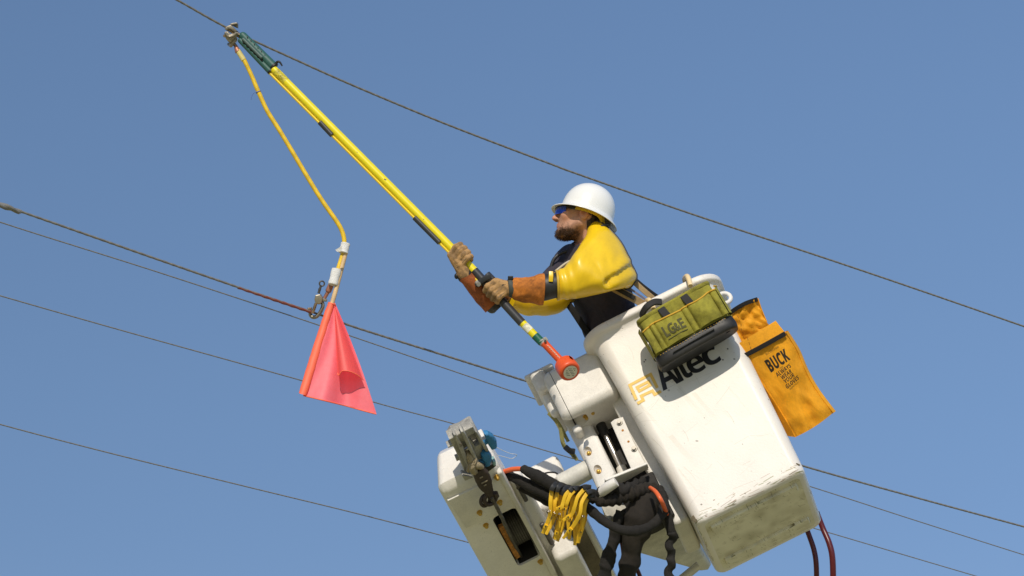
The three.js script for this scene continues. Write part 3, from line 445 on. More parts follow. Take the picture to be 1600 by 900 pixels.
  // red end cup: a drum whose flat face looks down to the right and towards the viewer
  const c0 = q(882, 569, .0), ax = norm([.34, -.46, .82]), c1 = add(c0, mul(ax, .075)), ex = norm(cross([0, 1, 0], ax)), ey = cross(ax, ex), drum = [];
  for (const [t, r] of [[-.004, .028], [-.002, .042], [.006, .049], [.05, .0505], [.066, .050], [.073, .046], [.075, .040]]) { const row = []; for (let k = 0; k < 36; k++) { const a = k / 36 * Math.PI * 2; row.push(add(add(c0, mul(ax, t)), add(mul(ex, Math.cos(a) * r), mul(ey, Math.sin(a) * r)))); } drum.push(row); }
  part('end_cup', grid(drum, true, true), M.orange, g, 'round red end cup');
  const N = 128, cv = document.createElement('canvas'); cv.width = cv.height = N; const cx = cv.getContext('2d'); cx.fillStyle = '#d9d4bd'; cx.fillRect(0, 0, N, N); cx.fillStyle = '#333'; for (let r = 0; r < 5; r++) for (let k = 0; k < 7; k++) if ((r * 3 + k * 5) % 4) cx.fillRect(24 + k * 12, 28 + r * 16, 8, 7);
  const ct = new THREE.CanvasTexture(cv); ct.colorSpace = THREE.SRGBColorSpace; const disc = new THREE.CircleGeometry(.034, 30); disc.applyMatrix4(new THREE.Matrix4().makeBasis(V3(ex), V3(ey), V3(ax))); disc.translate(...add(c1, mul(ax, .0015)));
  part('face_label', disc, new THREE.MeshPhysicalMaterial({ map: ct, roughness: .6, side: THREE.DoubleSide }), g, 'pale round label with small print');
  part('arrow_mark', slab([[-.008, .012], [.008, .012], [.008, -.002], [.014, -.002], [0, -.016], [-.014, -.002], [-.008, -.002]], -.001, .001, 0).applyMatrix4(new THREE.Matrix4().makeBasis(V3(norm(cross(ax, norm(add(mul(ey, .8), mul(ex, .5)))))), V3(mul(ax, -1)), V3(norm(add(mul(ey, .8), mul(ex, .2)))))).translate(...add(add(c0, mul(ax, .03)), mul(norm(add(mul(ey, .8), mul(ex, .2))), .0512))), M.steelDark, g);
}

// ------------------------------------------------------------------ grounding jumper: yellow cable between two bronze clamps
{
  const z = -.31, zc = (y) => y > 381 ? -.27 + (Math.min(y, 447) - 474) * PX * .404 : -.38 - .21 * clamp((381 - y) / 311, 0, 1), f = new Frame(365, 55, z), g = thing('grounding_cable', 'yellow grounding cable hanging from the topmost line down to the twisted line', 'cable', f), q = (x, y, dz = 0) => f.P(x, y, zc(y) + dz);
  const pts = [[371, 78], [375, 84], [382, 95], [393, 118], [404, 144], [418, 174], [435, 201], [452, 229], [480, 276], [503, 313], [528, 349], [536, 366], [538, 381], [535, 398], [527, 424], [519, 444]];
  part('cable', sweep(pts.map(([x, y], i) => [...q(x, y, i > 12 ? -.012 * (i - 12) * .3 : 0), 3.7 * PX]), { K: 10, M: 12, disp: (s) => .0006 * n3(s * 14, 3, 1) }), M.cable, g);
  part('ferrule', sweep([[...q(368, 71), 2.6 * PX], [...q(371, 79), 4.6 * PX], [...q(372, 81), 4.8 * PX]], {}), M.copper, g, 'copper ferrule'); part('ferrule', sweep([[...q(371.5, 79), 4.4 * PX], [...q(381, 94), 4.5 * PX]], { seg: 4 }), M.cablePale, g, 'pale yellow ferrule');
  part('cable_tie', [torus(q(404, 144), sub(q(406, 148), q(402, 140)), 4 * PX, .7 * PX), sweep([[401, 143], [396, 146], [393, 151], [392.5, 156]].map((p, i) => [...q(p[0], p[1], .01), .5 * PX]), {})], std([.10, .16, .45], .4), g, 'thin blue tie');
  part('ferrule', sweep([[...q(520, 441, -.02), 3.4 * PX], [...q(517, 446, -.02), 4.8 * PX], [...q(513, 455, -.02), 4.9 * PX], [...q(512, 457, -.02), 3.2 * PX], [...q(507, 466, -.02), 2.9 * PX]], {}), M.copper, g, 'brown ferrule');
  // upper clamp
  const up = new THREE.Group(); up.name = 'clamp'; up.userData.label = 'bronze clamp hooked over the topmost line'; g.add(up);
  const zu = q(360, 55)[2], sh = (p) => p.map(([x, y]) => f.P(335 + x / 9, 25 + y / 9, z + zu).slice(0, 2)), US = (p, a, b, r) => slab(sh(p), a + zu, b + zu, r);
  part('hook_jaw', [US([[150, 185], [185, 150], [240, 130], [330, 215], [300, 240], [240, 200], [205, 190], [180, 215]], -.035, .035, .005), US([[222, 122], [262, 104], [328, 98], [332, 120], [250, 140]], -.01, .03, .003), US([[300, 108], [333, 102], [333, 172], [300, 160], [262, 140]], -.02, .0, .003)], M.metal, up);
  part('lower_jaw', [US([[152, 232], [200, 222], [240, 262], [280, 250], [300, 228], [345, 240], [352, 268], [318, 290], [300, 320], [262, 352], [240, 378], [205, 372], [172, 330], [150, 280]], -.03, .036, .006), US([[225, 345], [300, 300], [325, 315], [318, 352], [245, 438], [215, 432], [205, 395]], -.02, .02, .005)], M.metal, up);
  part('link', sweep([[...q(360, 66), 3 * PX], [...q(366, 69), 2.8 * PX], [...q(369, 74), 2.6 * PX]], {}), M.bronze, up); part('clamp_screw', [cyl(q(354, 44, .02), q(378, 60, .005), 2.4 * PX, 2.4 * PX), ball(q(351, 56, .03), 2.6 * PX), cyl(q(351, 56, .0), q(351, 56, .04), 2.2 * PX, 2.2 * PX, 8)], M.bronze, up);
  part('nut', cyl(q(357, 69, .0), q(361, 72, .03), 2.6 * PX, 2.6 * PX, 6), M.metal, up); part('arm', sweep([[352, 51], [357, 57], [364, 56], [370, 51]].map((p) => [...q(p[0], p[1], .04), 2.2 * PX]), {}), M.metal, up);
  // lower clamp
  const lo = new THREE.Group(); lo.name = 'clamp'; lo.userData.label = 'bronze eye-screw clamp on the twisted line beside the flag'; g.add(lo);
  const t = (x, y, dz = 0) => q(470 + x / 6.43, 370 + y / 6.43, dz - .005);
  part('clamp_eye', [torus(t(212, 470, .02), [.25, 0, 1], 4.0 * PX, 1.25 * PX), cyl(t(200, 498, .02), t(178, 570, .02), 1.9 * PX, 2.1 * PX), cyl(t(192, 520, .02), t(186, 540, .02), 2.6 * PX, 2.6 * PX, 6)], M.steelDark, lo);
  const ls = (p) => p.map(([x, y]) => t(x, y).slice(0, 2));
  part('clamp_body', [slab(ls([[150, 585], [200, 575], [222, 610], [215, 660], [190, 680], [150, 672], [140, 630]]), -.02, .034, .005), slab(ls([[205, 612], [266, 628], [262, 652], [215, 650]]), -.01, .02, .004)], M.metal, lo);
  part('clamp_jaw', sweep([[205, 640, .0], [222, 690, .005], [200, 750, .008], [160, 800, .008], [118, 806, .006], [96, 780, .0], [102, 745, 0]].map(([x, y, d]) => [...t(x, y, d), 3.1 * PX]), { K: 6 }), M.metal, lo); part('clamp_pad', [sweep([[...t(152, 668, .03), 2.5 * PX], [...t(118, 770, .03), 2.5 * PX]], { seg: 2 }), slab(ls([[68, 712], [112, 708], [110, 740], [92, 760], [70, 740]]), -.02, .02, .004)], M.bronze, lo);
}

// ------------------------------------------------------------------ red warning flag on a wooden staff, taped to the cable
{
  const z = -.27, f = new Frame(520, 474, z), g = thing('warning_flag', 'red mesh pennant flag on a wooden staff taped to the yellow cable', 'flag', f), q = (x, y, dz = 0) => f.P(x, y, z + (y - 474) * PX * .404 + dz);
  part('staff', sweep([[...q(543, 384), 3.5 * PX], [...q(517, 480), 3.7 * PX], [...q(473, 612), 3.4 * PX]], { seg: 12, M: 14 }), M.wood, g);
  const tp = (p, r, nm) => part(nm, sweep(p.map(([x, y]) => [...q(x, y, .010), r * 1.08 * PX]), { seg: 6, M: 20, disp: (s, a) => .0014 * Math.sin(s * 300) + .0022 * Math.cos(2 * a) }), M.tape, g, 'white tape wrapped round staff and cable');
  tp([[540, 380.5], [536.5, 395]], 6.2, 'tape'); tp([[526, 421], [520, 445]], 6.6, 'tape');
  part('tape_end', slab([[536, 385], [526, 391], [529, 394], [536, 393]].map((p) => q(...p).slice(0, 2)), .004, .008, 0), M.tape, g);
  const apex = [521, 474], bl = [474, 618], br = [588, 647];
  const N = 256, a = pnoise(N, 9, 201), b = pnoise(N, 128, 202);
  const fm = new THREE.MeshPhysicalMaterial({ roughness: .55, side: THREE.DoubleSide, transmission: .16, thickness: 0, map: tex(N, (i) => { const wv = ((i % N) % 4 < 2 ? .95 : 1.05) * (Math.floor(i / N) % 4 < 2 ? .96 : 1.04), v = (1 + .12 * (a[i] - .5) + .1 * (b[i] - .5)) * wv; return [1.05 * v, .165 * v, .20 * v]; }, true, 9) });
  const main = []; for (let j = 0; j <= 40; j++) { const t = j / 40, row = []; for (let i = 0; i <= 48; i++) { const s = i / 48, L = [mix(apex[0], bl[0], t), mix(apex[1], bl[1], t)], sg = t * 12 * Math.sin(Math.PI * s) * .0, Rr = [mix(apex[0] + 2, br[0], t) + Math.sin(t * Math.PI) * 3, mix(apex[1], br[1], t) - 2]; row.push(q(mix(L[0], Rr[0], s), mix(L[1], Rr[1], s) + sg + 1.2 * Math.sin(s * 9) * t, t * (-.02 + .03 * Math.sin(s * 5.2 + 1) + .012 * Math.sin(s * 13 + t * 4)))); } main.push(row); }
  part('cloth', grid(main, false, false), fm, g, 'red mesh cloth');
  // the right-hand part is blown over into a cone that curls towards the viewer
  const lo = [[527, 583], [529.5, 586.5], [534, 580], [542, 579.5], [551, 582], [560, 587], [568, 594]].map((p, i) => [...p, [.034, .040, .052, .056, .048, .032, .010][i]]), low = spline(lo, 6), cone = [];
  for (let j = 0; j <= 30; j++) { const t = j / 30; cone.push(low.map(([x, y, d]) => q(mix(apex[0] + 1, x, t), mix(apex[1], y, t), .006 + d * t))); }
  part('curled_fold', grid(cone, false, false), std([.98, .13, .12], .55, { amt: .05, rep: 8, sd: 207, transmission: .5 }), g, 'fold of the flag curled over');
  part('fold_edge', sweep(low.map(([x, y, d]) => [...q(x, y, .006 + d), .0022]), { K: 1 }), M.flagHem, g);
  part('hem', rings([[518, 473, 5], [510, 497, 6], [498, 535, 6.6], [486, 574, 7], [473, 616, 6.6]].map(([x, y, r]) => ({ c: q(x, y), A: mul(norm(sub(q(x + 10, y + 3), q(x, y))), r * PX), B: [0, 0, .018] })), { K: 6, m: 20, disp: (p) => .002 * n3(p[0] * 40, p[1] * 25, 2) }), M.flagHem, g, 'orange-red sleeve over the staff');
  part('bottom_hem', sweep([[474, 618], [505, 625.5], [540, 634], [565, 641], [588, 647]].map(([x, y], i) => [...q(x, y, main[40][[0, 13, 28, 39, 48][i]][2] - q(x, y)[2] + 0), 1.1 * PX]), {}), M.flagHem, g);
  part('tie', torus(q(519, 475), [-.25, -.9, .1], 5.2 * PX, 1.1 * PX), M.flagHem, g);
}

// ------------------------------------------------------------------ olive tool bag hooked on the bucket's rim
{
  const g = thing('tool_bag', 'olive canvas tool bag with black tray base hooked over the bucket rim', 'tool bag', B);
  const zf = .525, zb = .375, zm = (zf + zb) / 2, bl = B.on(1024, 553, 'z', zf), br = B.on(1139, 488, 'z', zf), tl = B.on(999, 503, 'z', zf), tr = B.on(1108, 440, 'z', zf);
  // the bag's own little frame: u along its bottom, v up
  const u = norm([br[0] - bl[0], br[1] - bl[1], 0]), v = [-u[1], u[0], 0], W = Math.hypot(br[0] - bl[0], br[1] - bl[1]), Ht = dot(sub(tl, bl), v) + .012, c0 = add(bl, mul(u, W / 2));
  const tl2 = .26, T = (x, y, z) => { const yy = y - Ht, zz = z - zm, y2 = Ht + yy * Math.cos(tl2) - zz * Math.sin(tl2), z2 = zm + yy * Math.sin(tl2) + zz * Math.cos(tl2); return add([c0[0], c0[1], 0], add(add(mul(u, x), mul(v, y2)), [0, 0, z2 + .03])); };
  const hw = W / 2, hd = (zf - zb) / 2;
  const sq = (y, a, d, zz = zm, e = .42) => ({ c: T(0, y, zz), A: mul(u, a), B: sub(T(0, y, zz + d), T(0, y, zz)), e });
  const wr = (p, a) => .010 * n3(p[0] * 11, p[1] * 13, p[2] * 13) + .003 * n3(p[0] * 40, p[1] * 30, p[2] * 40);
  part('body', rings([sq(-.01, hw, hd), sq(.05, hw * .99, hd * .99), sq(.12, hw * .985, hd * .98), sq(Ht - .05, hw * .97, hd * .93), sq(Ht, hw * .97, hd * .90)], { K: 8, m: 72, caps: false, disp: wr }), M.bagCanvas, g);
  part('inside', rings([sq(Ht - .03, hw * .90, hd * .80), sq(Ht - .012, hw * .92, hd * .84)], { K: 2, m: 40 }), M.bagCanvas2, g);
  part('top_hem', rings([sq(Ht - .006, hw * .985, hd * .94), sq(Ht + .004, hw * 1.0, hd * .97), sq(Ht + .012, hw * .985, hd * .93), sq(Ht + .004, hw * .94, hd * .84)], { K: 4, m: 64, caps: false, disp: (p) => .003 * n3(p[0] * 20, p[1] * 20, 4) }), M.bagCanvas, g);
  // moulded tray
  part('tray', rings([sq(-.046, hw * .86, hd * .78, zm, .5), sq(-.048, hw * .99, hd * .97, zm, .5), sq(-.041, hw * 1.05, hd * 1.10, zm, .5), sq(-.022, hw * 1.07, hd * 1.14, zm, .5), sq(-.004, hw * 1.06, hd * 1.12, zm, .5), sq(.013, hw * 1.035, hd * 1.06, zm, .46), sq(.015, hw * .98, hd * .98, zm, .46)], { K: 3, m: 72, caps: true, disp: (p) => .0015 * n3(p[0] * 30, p[1] * 30, p[2] * 30) }), M.tray, g, 'black moulded tray base');
  part('tray_rib', sweep([[...T(-hw * .62, -.014, zf + .016), .0035], [...T(hw * .5, -.014, zf + .018), .004]], { seg: 4 }), M.rubberBlack, g);
  for (let i = 0; i < 24; i++) part('stitch', ball(T(-hw * .9 + i * hw * .076, .005, zf + .0115 - (Math.abs(i - 12) > 10 ? .003 : 0)), .0035, .0012, .001), M.trim, g);
  part('tray_hole', cyl(T(hw * .78, -.0495, zm + .03), T(hw * .78, -.044, zm + .03), .011, .011), M.black, g);
  // pockets: bulging canvas panels sewn to the front and the right end
  const panel = (x0, x1, y0, yt0, yt1, bulge, top, sag = 0) => { const rows = []; for (let j = 0; j <= 14; j++) { const t = j / 14, row = []; for (let i = 0; i <= 22; i++) { const s = i / 22, x = mix(x0, x1, s), y = mix(y0, mix(yt0, yt1, s) - sag * Math.sin(Math.PI * s), t); row.push(T(x, y, zf + .004 + bulge * Math.pow(Math.sin(Math.PI * s), .55) * (.35 + .65 * Math.sin(Math.PI * (.15 + .75 * t))) + .009 * n3(x * 22, y * 20, 9) * Math.sin(Math.PI * s))); } rows.push(row); } part('pocket', grid(rows, false, false), M.bagCanvas, g, top); part('pocket_binding', sweep(rows[14].map((p, i) => [...add(p, [0, 0, .001]), .0042]), { K: 1 }), M.trim, g, 'yellow binding'); return rows; };
  panel(-hw * .99, -hw * .80, .02, 0.139, 0.146, .016, 'narrow pocket at the left corner'); panel(-hw * .80, -hw * .66, .02, 0.146, 0.152, .014, 'second narrow pocket');
  const pk = panel(-hw * .66, hw * .06, .02, 0.152, 0.142, .028, 'pocket with black letters', .004);
  panel(hw * .06, hw * .22, .02, 0.144, 0.144, .014, 'narrow middle pocket'); panel(hw * .22, hw * .84, .02, 0.146, 0.152, .040, 'wide pocket with a sagging fold', .01); panel(hw * .84, hw * 1.0, .02, 0.150, 0.148, .014, 'narrow pocket at the right corner');
  for (const s of [-.03, .045]) { const rows = []; for (let j = 0; j <= 10; j++) { const row = []; for (let i = 0; i <= 10; i++) { const t = i / 10; row.push(T(hw * .99 + .006 + .012 * Math.sin(Math.PI * t), mix(.02, .165, j / 10), zm + s + mix(-.034, .034, t))); } rows.push(row); } part('end_pocket', grid(rows, false, false), M.bagCanvas2, g); part('pocket_binding', sweep(rows[10].map((p) => [...p, .004]), { K: 1 }), M.trim, g); }
  { const rows = []; for (let j = 0; j <= 10; j++) { const row = []; for (let i = 0; i <= 10; i++) { const t = i / 10; row.push(T(-hw * .99 - .006 - .010 * Math.sin(Math.PI * t), mix(.02, .165, j / 10), zm + mix(-.07, .07, t))); } rows.push(row); } part('end_pocket', grid(rows, false, false), M.bagCanvas2, g); }
  // printed letters on the pocket
  const lp = (s, t) => { const j = clamp(t * 14, 0, 13.999), i = clamp(s * 22, 0, 21.999), a = Math.floor(j), b = Math.floor(i), fj = j - a, fi = i - b, l = (p, q2, k) => add(p, mul(sub(q2, p), k)); return l(l(pk[a][b], pk[a][b + 1], fi), l(pk[a + 1][b], pk[a + 1][b + 1], fi), fj); };
  [['L', .12, .17], ['G', .30, .21], ['&', .52, .17], ['E', .70, .17]].forEach(([ch, s, w], k) => { const t = new TextGeometry(ch, { font, size: 1, depth: .002, curveSegments: 8, bevelEnabled: false }); t.computeBoundingBox(); const bb = t.boundingBox; remap(t, ([x, y, z]) => add(lp(s + (x - bb.min.x) / (bb.max.x - bb.min.x) * w, .30 + (y - bb.min.y) / (bb.max.y - bb.min.y) * (ch === '&' ? .34 : .42)), [0, 0, .0022 + z * .5])); part('letter', toCreasedNormals(t, .5), std([.095, .09, .035], .9), g, 'black printed letter'); });
  part('print_line', sweep([.14, .4, .66, .86].map((s) => [...add(lp(s, .2), [0, 0, .002]), .0016]), {}), std([.08, .08, .04], .9), g);
  // webbing, handle loop and two pale plastic hooks over the rim
  for (const x of [-hw * .34, hw * .28]) part('webbing', [sweep([[...T(x, Ht + .012, zf - .012), .018], [...T(x + .004, Ht - .02, zf + .004), .018], [...T(x + .010, .142, zf + .008), .018]], { flat: .005, M: 16 })], M.web, g, 'black webbing strap');
  part('handle', sweep([[1009, 497, -.05], [1004, 491, -.03], [1010, 480, .0], [1022, 472, -.01], [1034, 472, -.02]].map(([x, y, d], i) => [...B.P(x, y, d - .12), .016]), { flat: .012, M: 16 }), M.web, g, 'black handle strap');
  for (const [a, b, c] of [[[1014, 481], [1010, 468], [1020, 478]], [[1074, 440], [1070, 431], [1078, 442]]]) { const base = B.on(a[0], a[1], 'z', .345); part('hook', sweep([[...B.on(c[0] + 1, c[1] + 5, 'z', .41), .0115], [...B.on(c[0], c[1], 'z', .40), .012], [...add(B.on(b[0] + 4, b[1] + 1, 'z', .37), [0, 0, 0]), .0125], [...B.on(b[0], b[1] + 5, 'z', .30), .0125], [...add(B.on(b[0] + 2, b[1] + 14, 'z', .27), [0, 0, 0]), .012]], { K: 8, M: 14 }), M.hook, g, 'pale plastic hook'); }
}

// ------------------------------------------------------------------ orange glove bag hanging on the bucket's right side
{
  const z = -.17, f = new Frame(1200, 560, z), g = thing('glove_bag', 'orange canvas glove bag with black print hanging right of the bucket', 'glove bag', f), q = (x, y, dz = 0) => f.P(x, y, z + dz);
  const N = 1024, cv = document.createElement('canvas'); cv.width = cv.height = N; const cx = cv.getContext('2d');
  { const a = pnoise(N / 2, 6, 301), b = pnoise(N / 2, 40, 302), c = pnoise(N / 2, 256, 303); const im = cx.createImageData(N, N); for (let y = 0; y < N; y++) for (let x = 0; x < N; x++) { const i = (y >> 1) * (N / 2) + (x >> 1), v = 1 + .10 * (a[i] - .5) + .07 * (b[i] - .5) + .08 * (c[i] - .5), o = (y * N + x) * 4; im.data[o] = clamp(238 * v, 0, 255); im.data[o + 1] = clamp(163 * v, 0, 255); im.data[o + 2] = clamp(10 * v, 0, 255); im.data[o + 3] = 255; } cx.putImageData(im, 0, 0); }
  cx.strokeStyle = 'rgba(120,70,0,.55)'; cx.lineWidth = 4; cx.setLineDash([14, 8]); for (const x of [46, 978]) { cx.beginPath(); cx.moveTo(x, 0); cx.lineTo(x, N); cx.stroke(); } cx.setLineDash([]);
  const plain = document.createElement('canvas'); plain.width = plain.height = 512; plain.getContext('2d').drawImage(cv, 0, 0, 512, 512);
  cx.fillStyle = 'rgb(42,32,14)'; cx.textAlign = 'center';
  const tx = (s, x, y, px, w, font = 'bold') => { cx.save(); cx.translate(x, y); cx.font = `${font} ${px}px sans-serif`; const m = cx.measureText(s).width; cx.scale(w / m, 1); cx.fillText(s, 0, 0); if (font) cx.strokeText(s, 0, 0); cx.restore(); };
  cx.strokeStyle = cx.fillStyle;
  tx('BUCKINGHAM', 560, 128, 30, 330, ''); cx.lineWidth = 8; tx('BUCK', 540, 292, 176, 520); cx.lineWidth = 3; tx('1896', 545, 322, 26, 90, ''); cx.lineWidth = 1.5; tx('ALWAYS', 555, 372, 62, 390); tx('WEAR', 570, 427, 62, 285); tx('YOUR', 585, 480, 62, 285); tx('GLOVES', 605, 536, 64, 385); cx.lineWidth = 1; tx('BINGHAMTON, N.Y.', 610, 566, 26, 290, '');
  const mt = (c) => { const t = new THREE.CanvasTexture(c); t.colorSpace = THREE.SRGBColorSpace; return new THREE.MeshPhysicalMaterial({ map: t, roughness: .72, side: THREE.DoubleSide, bumpMap: grainTex(5, 305, 220), bumpScale: .0012 }); };
  const mf = mt(cv), mp = mt(plain);
  // front face, with folds; left and right gussets; back
  const Lp = spline([[1164, 556], [1184, 589], [1207, 623], [1227, 655], [1243, 683]], 6), Rp = spline([[1228, 519], [1246, 548], [1259, 579], [1276, 610], [1302, 645]], 6), n = Lp.length;
  const fold = (s, t) => .030 * Math.pow(Math.sin(Math.PI * s), .8) * (.5 + .5 * t) + .020 * Math.exp(-Math.pow((s - .85 + t * .55) / .10, 2)) * sstep(.45, .8, t) - .014 * Math.exp(-Math.pow((s - .25 - t * .3) / .12, 2)) * sstep(.5, .9, t) + .010 * Math.sin(s * 7 + t * 9) * Math.sin(Math.PI * s) * (.3 + t) + .018 * Math.max(0, n3(s * 3, t * 4, 2)) * t + .006 * n3(s * 6, t * 7, 5) + .0025 * n3(s * 15, t * 18, 8) - .012 * Math.exp(-Math.pow((s + t - 1.15) / .07, 2)) * sstep(.35, .6, t) + .010 * Math.exp(-Math.pow((t - .80 - .12 * s) / .05, 2));
  const rows = []; for (let j = 0; j < n; j++) { const t = j / (n - 1), row = []; for (let i = 0; i <= 26; i++) { const s = i / 26; row.push(q(mix(Lp[j][0], Rp[j][0], s), mix(Lp[j][1], Rp[j][1], s) + (j === n - 1 ? 3 * Math.sin(Math.PI * s) : 0), .05 - .035 * t + fold(s, t))); } rows.push(row); }
  const fg = grid(rows, false, false); { const u = fg.attributes.uv; let k = 0; const src = new THREE.BufferGeometry(); const cols = 27; const W = []; for (let j = 0; j < n; j++) for (let i = 0; i < cols; i++) W.push([i / 26, 1 - j / (n - 1)]); const p = fg.attributes.position, key = new Map(); rows.forEach((r, j) => r.forEach((pt, i) => key.set(pt.map((c) => Math.fround(c)).join(), W[j * cols + i]))); for (let i = 0; i < p.count; i++) { const w = key.get([p.getX(i), p.getY(i), p.getZ(i)].join()); u.setXY(i, w[0], w[1]); } }
  part('front', fg, mf, g, 'front panel with black print');
  const side = (col, dx, dy, name, lab) => { const rs = rows.map((r, j) => { const t = j / (n - 1), p = r[col], b = q(mix(Lp[j][0], Rp[j][0], col ? 1 : 0) + dx * (.3 + .7 * t), mix(Lp[j][1], Rp[j][1], col ? 1 : 0) + dy, -.06 + .02 * t); const o = []; for (let k = 0; k <= 6; k++) { const s = k / 6; o.push(add(add(p, mul(sub(b, p), s)), mul(norm([col ? .9 : -.9, col ? .4 : -.4, 0]), .010 * Math.sin(Math.PI * s) * (col ? 1 : .8)))); } return o; }); part(name, grid(rs, false, false), mp, g, lab); return rs; };
  const gl = side(0, -20, -6, 'gusset', 'left gusset'), gr = side(26, 2, -2, 'gusset', 'right gusset');
  part('back', grid(rows.map((r, j) => { const a = gl[j][6], b = gr[j][6], o = []; for (let k = 0; k <= 10; k++) o.push(add(a, mul(sub(b, a), k / 10))); return o; }), false, false), mp, g);
  part('bottom', grid([rows[n - 1], gl[n - 1][6] && rows[n - 1].map((_, i) => add(gl[n - 1][6], mul(sub(gr[n - 1][6], gl[n - 1][6]), i / 26)))], false, false), mp, g);
  part('edge_binding', sweep(rows.map((r) => [...add(r[26], [0, 0, .002]), .0032]), { K: 1 }), mp, g); part('edge_binding', sweep(rows.map((r) => [...add(r[0], [0, 0, .002]), .0026]), { K: 1 }), mp, g);
  const strip = (a, b, w, d) => part('hook_and_loop_strip', sweep([[...q(...a, d), w * PX], [...q((a[0] + b[0]) / 2, (a[1] + b[1]) / 2 + .5, d + .012), w * PX], [...q(...b, d), w * PX]], { flat: .006, M: 16, seg: 6 }), M.velcro, g, 'black strip');
  strip([1163, 556], [1227, 521], 3.7, .064);
  // inner lip above the strip and the raised back flap
  const surf = (name, L, R, zf2, lab) => { const l = spline(L, 6), r = spline(R, 6), rs = l.map((a, j) => { const o = []; for (let i = 0; i <= 16; i++) { const s = i / 16, t = j / (l.length - 1); o.push(q(mix(a[0], r[j][0], s), mix(a[1], r[j][1], s), zf2(s, t))); } return o; }); part(name, grid(rs, false, false), mp, g, lab); return rs; };
  surf('lip', [[1155, 536], [1158, 545], [1161, 556]], [[1212, 501], [1219, 510], [1228, 521]], (s, t) => .038 + .012 * Math.sin(Math.PI * s) + .01 * t, 'front lip of the bag');
  surf('flap', [[1139, 488], [1143, 506], [1150, 530], [1157, 548]], [[1183, 466], [1190, 484], [1198, 503], [1214, 520]], (s, t) => -.06 + .022 * Math.sin(Math.PI * s) * (1 - t) + .014 * n3(s * 4, t * 4, 7) + .012 * n3(s * 9, t * 9, 3), 'raised back flap');
  part('hook_and_loop_strip', sweep([[1140, 489.5], [1152, 481], [1166, 473.5], [1183.5, 467.5]].map(([x, y], i) => [...q(x, y, -.05 + [0, .017, .019, 0][i]), 3.4 * PX]), { flat: .006, M: 16 }), M.velcro, g, 'black strip along the flap edge');
  part('flap_seam', sweep([[1184, 466], [1190, 484], [1198, 503]].map((p) => [...q(...p, -.057), .0032]), {}), mp, g);
}

// ------------------------------------------------------------------ sheave bracket at the boom tip
const FB = new Frame(735, 715, .30, BX, PY, PZ);
{
  const g = thing('sheave_bracket', 'weathered grey metal bracket on the boom tip with two blue knobs', 'bracket', FB);
  const zz = .0, q = (x, y, z = zz) => FB.on(690 + x / 9, 650 + y / 9, 'z', z), s = (p, z = zz) => p.map(([x, y]) => q(x, y, z).slice(0, 2));
  part('head_plate', slab(s([[97, 305], [180, 262], [290, 195], [430, 125], [470, 205], [360, 275], [320, 330], [205, 352], [160, 420]]), -.05, .012, .005), M.alu, g);
  part('base_block', slab(s([[160, 425], [205, 345], [330, 300], [470, 215], [500, 215], [640, 470], [600, 590], [530, 640], [400, 860], [330, 800], [240, 580]], -.05), -.16, -.05, .006), M.alu, g);
  part('web_plate', slab(s([[470, 205], [492, 212], [570, 390], [575, 480], [560, 600], [505, 600], [395, 400], [350, 300], [365, 280], [475, 430], [540, 400], [468, 250]]), -.045, .0, .004), M.alu, g);
  part('rail', slab(s([[165, 248], [192, 240], [300, 420], [392, 700], [375, 725], [330, 640], [190, 330]], .02), -.02, .03, .005), M.alu, g);
  part('rail', slab(s([[262, 196], [292, 184], [330, 225], [522, 640], [505, 668], [470, 640], [300, 300]], .02), -.02, .035, .005), M.alu, g);
  part('rail', slab(s([[468, 205], [492, 210], [655, 465], [640, 490], [610, 480], [520, 320]], .01), -.05, .02, .005), M.alu, g);
  part('tab', slab(s([[80, 418], [165, 372], [195, 352], [200, 372], [160, 408], [88, 434]]), -.03, .01, .003), M.alu, g);
  part('tab', slab(s([[285, 828], [300, 815], [420, 830], [432, 850], [325, 895], [318, 890]], -.02), -.05, -.01, .003), M.alu, g);
  for (const p of [[268, 395], [278, 420]]) part('scuff', ball(q(p[0], p[1], .03), .006, .003, .002), M.brown, g);
  part('pivot_pin', [cyl(q(195, 590, -.08), q(245, 570, -.08), .016, .016, 14)], M.alu, g); part('pivot_pin', cyl(q(310, 500, -.01), q(380, 455, -.01), .012, .012, 14), M.chrome, g);
  part('pin_block', slab(s([[545, 700], [640, 690], [740, 640], [762, 690], [650, 772], [600, 745]], -.03), -.10, -.02, .006), M.black, g); part('pin_block', slab(s([[520, 295], [590, 255], [625, 300], [600, 360], [560, 360]], -.04), -.08, -.03, .004), M.white, g);
  // blue knobs: stem and flattened wing
  const rotZ = (a) => new THREE.Quaternion().setFromAxisAngle(new THREE.Vector3(0, 0, 1), a);
  const knob = (stem, prof, label) => { const k = new THREE.Group(); k.name = 'knob'; k.userData.label = label; g.add(k); part('stem', cyl(q(...stem[0], .0), q(...stem[1], .01), .0125, .0125, 18), M.blue, k); part('wing', slab(s(prof, .01), -.012, .026, .012), M.blue, k); };
  knob([[590, 378], [650, 352]], [[592, 235], [650, 225], [720, 262], [768, 330], [775, 400], [765, 440], [700, 462], [655, 400], [620, 320]], 'upper blue knob');
  knob([[530, 655], [590, 625]], [[555, 535], [600, 495], [660, 490], [700, 540], [700, 600], [672, 685], [612, 706], [590, 640], [560, 590]], 'lower blue knob');
  part('knob_nut', [slab(s([[700, 590], [735, 575], [742, 625], [715, 650], [700, 635]], -.01), -.02, .02, .004)], std([.25, .42, .42], .5), g);
  part('retainer_wire', sweep([[776, 699], [786, 704], [797, 708.5], [807.5, 710.5], [800, 716.5], [789, 714], [777, 711]].map((p) => [...FB.on(p[0], p[1], 'z', -.02), .0014]), { K: 4, M: 6 }), M.tape, g, 'thin bright retaining wire');
}
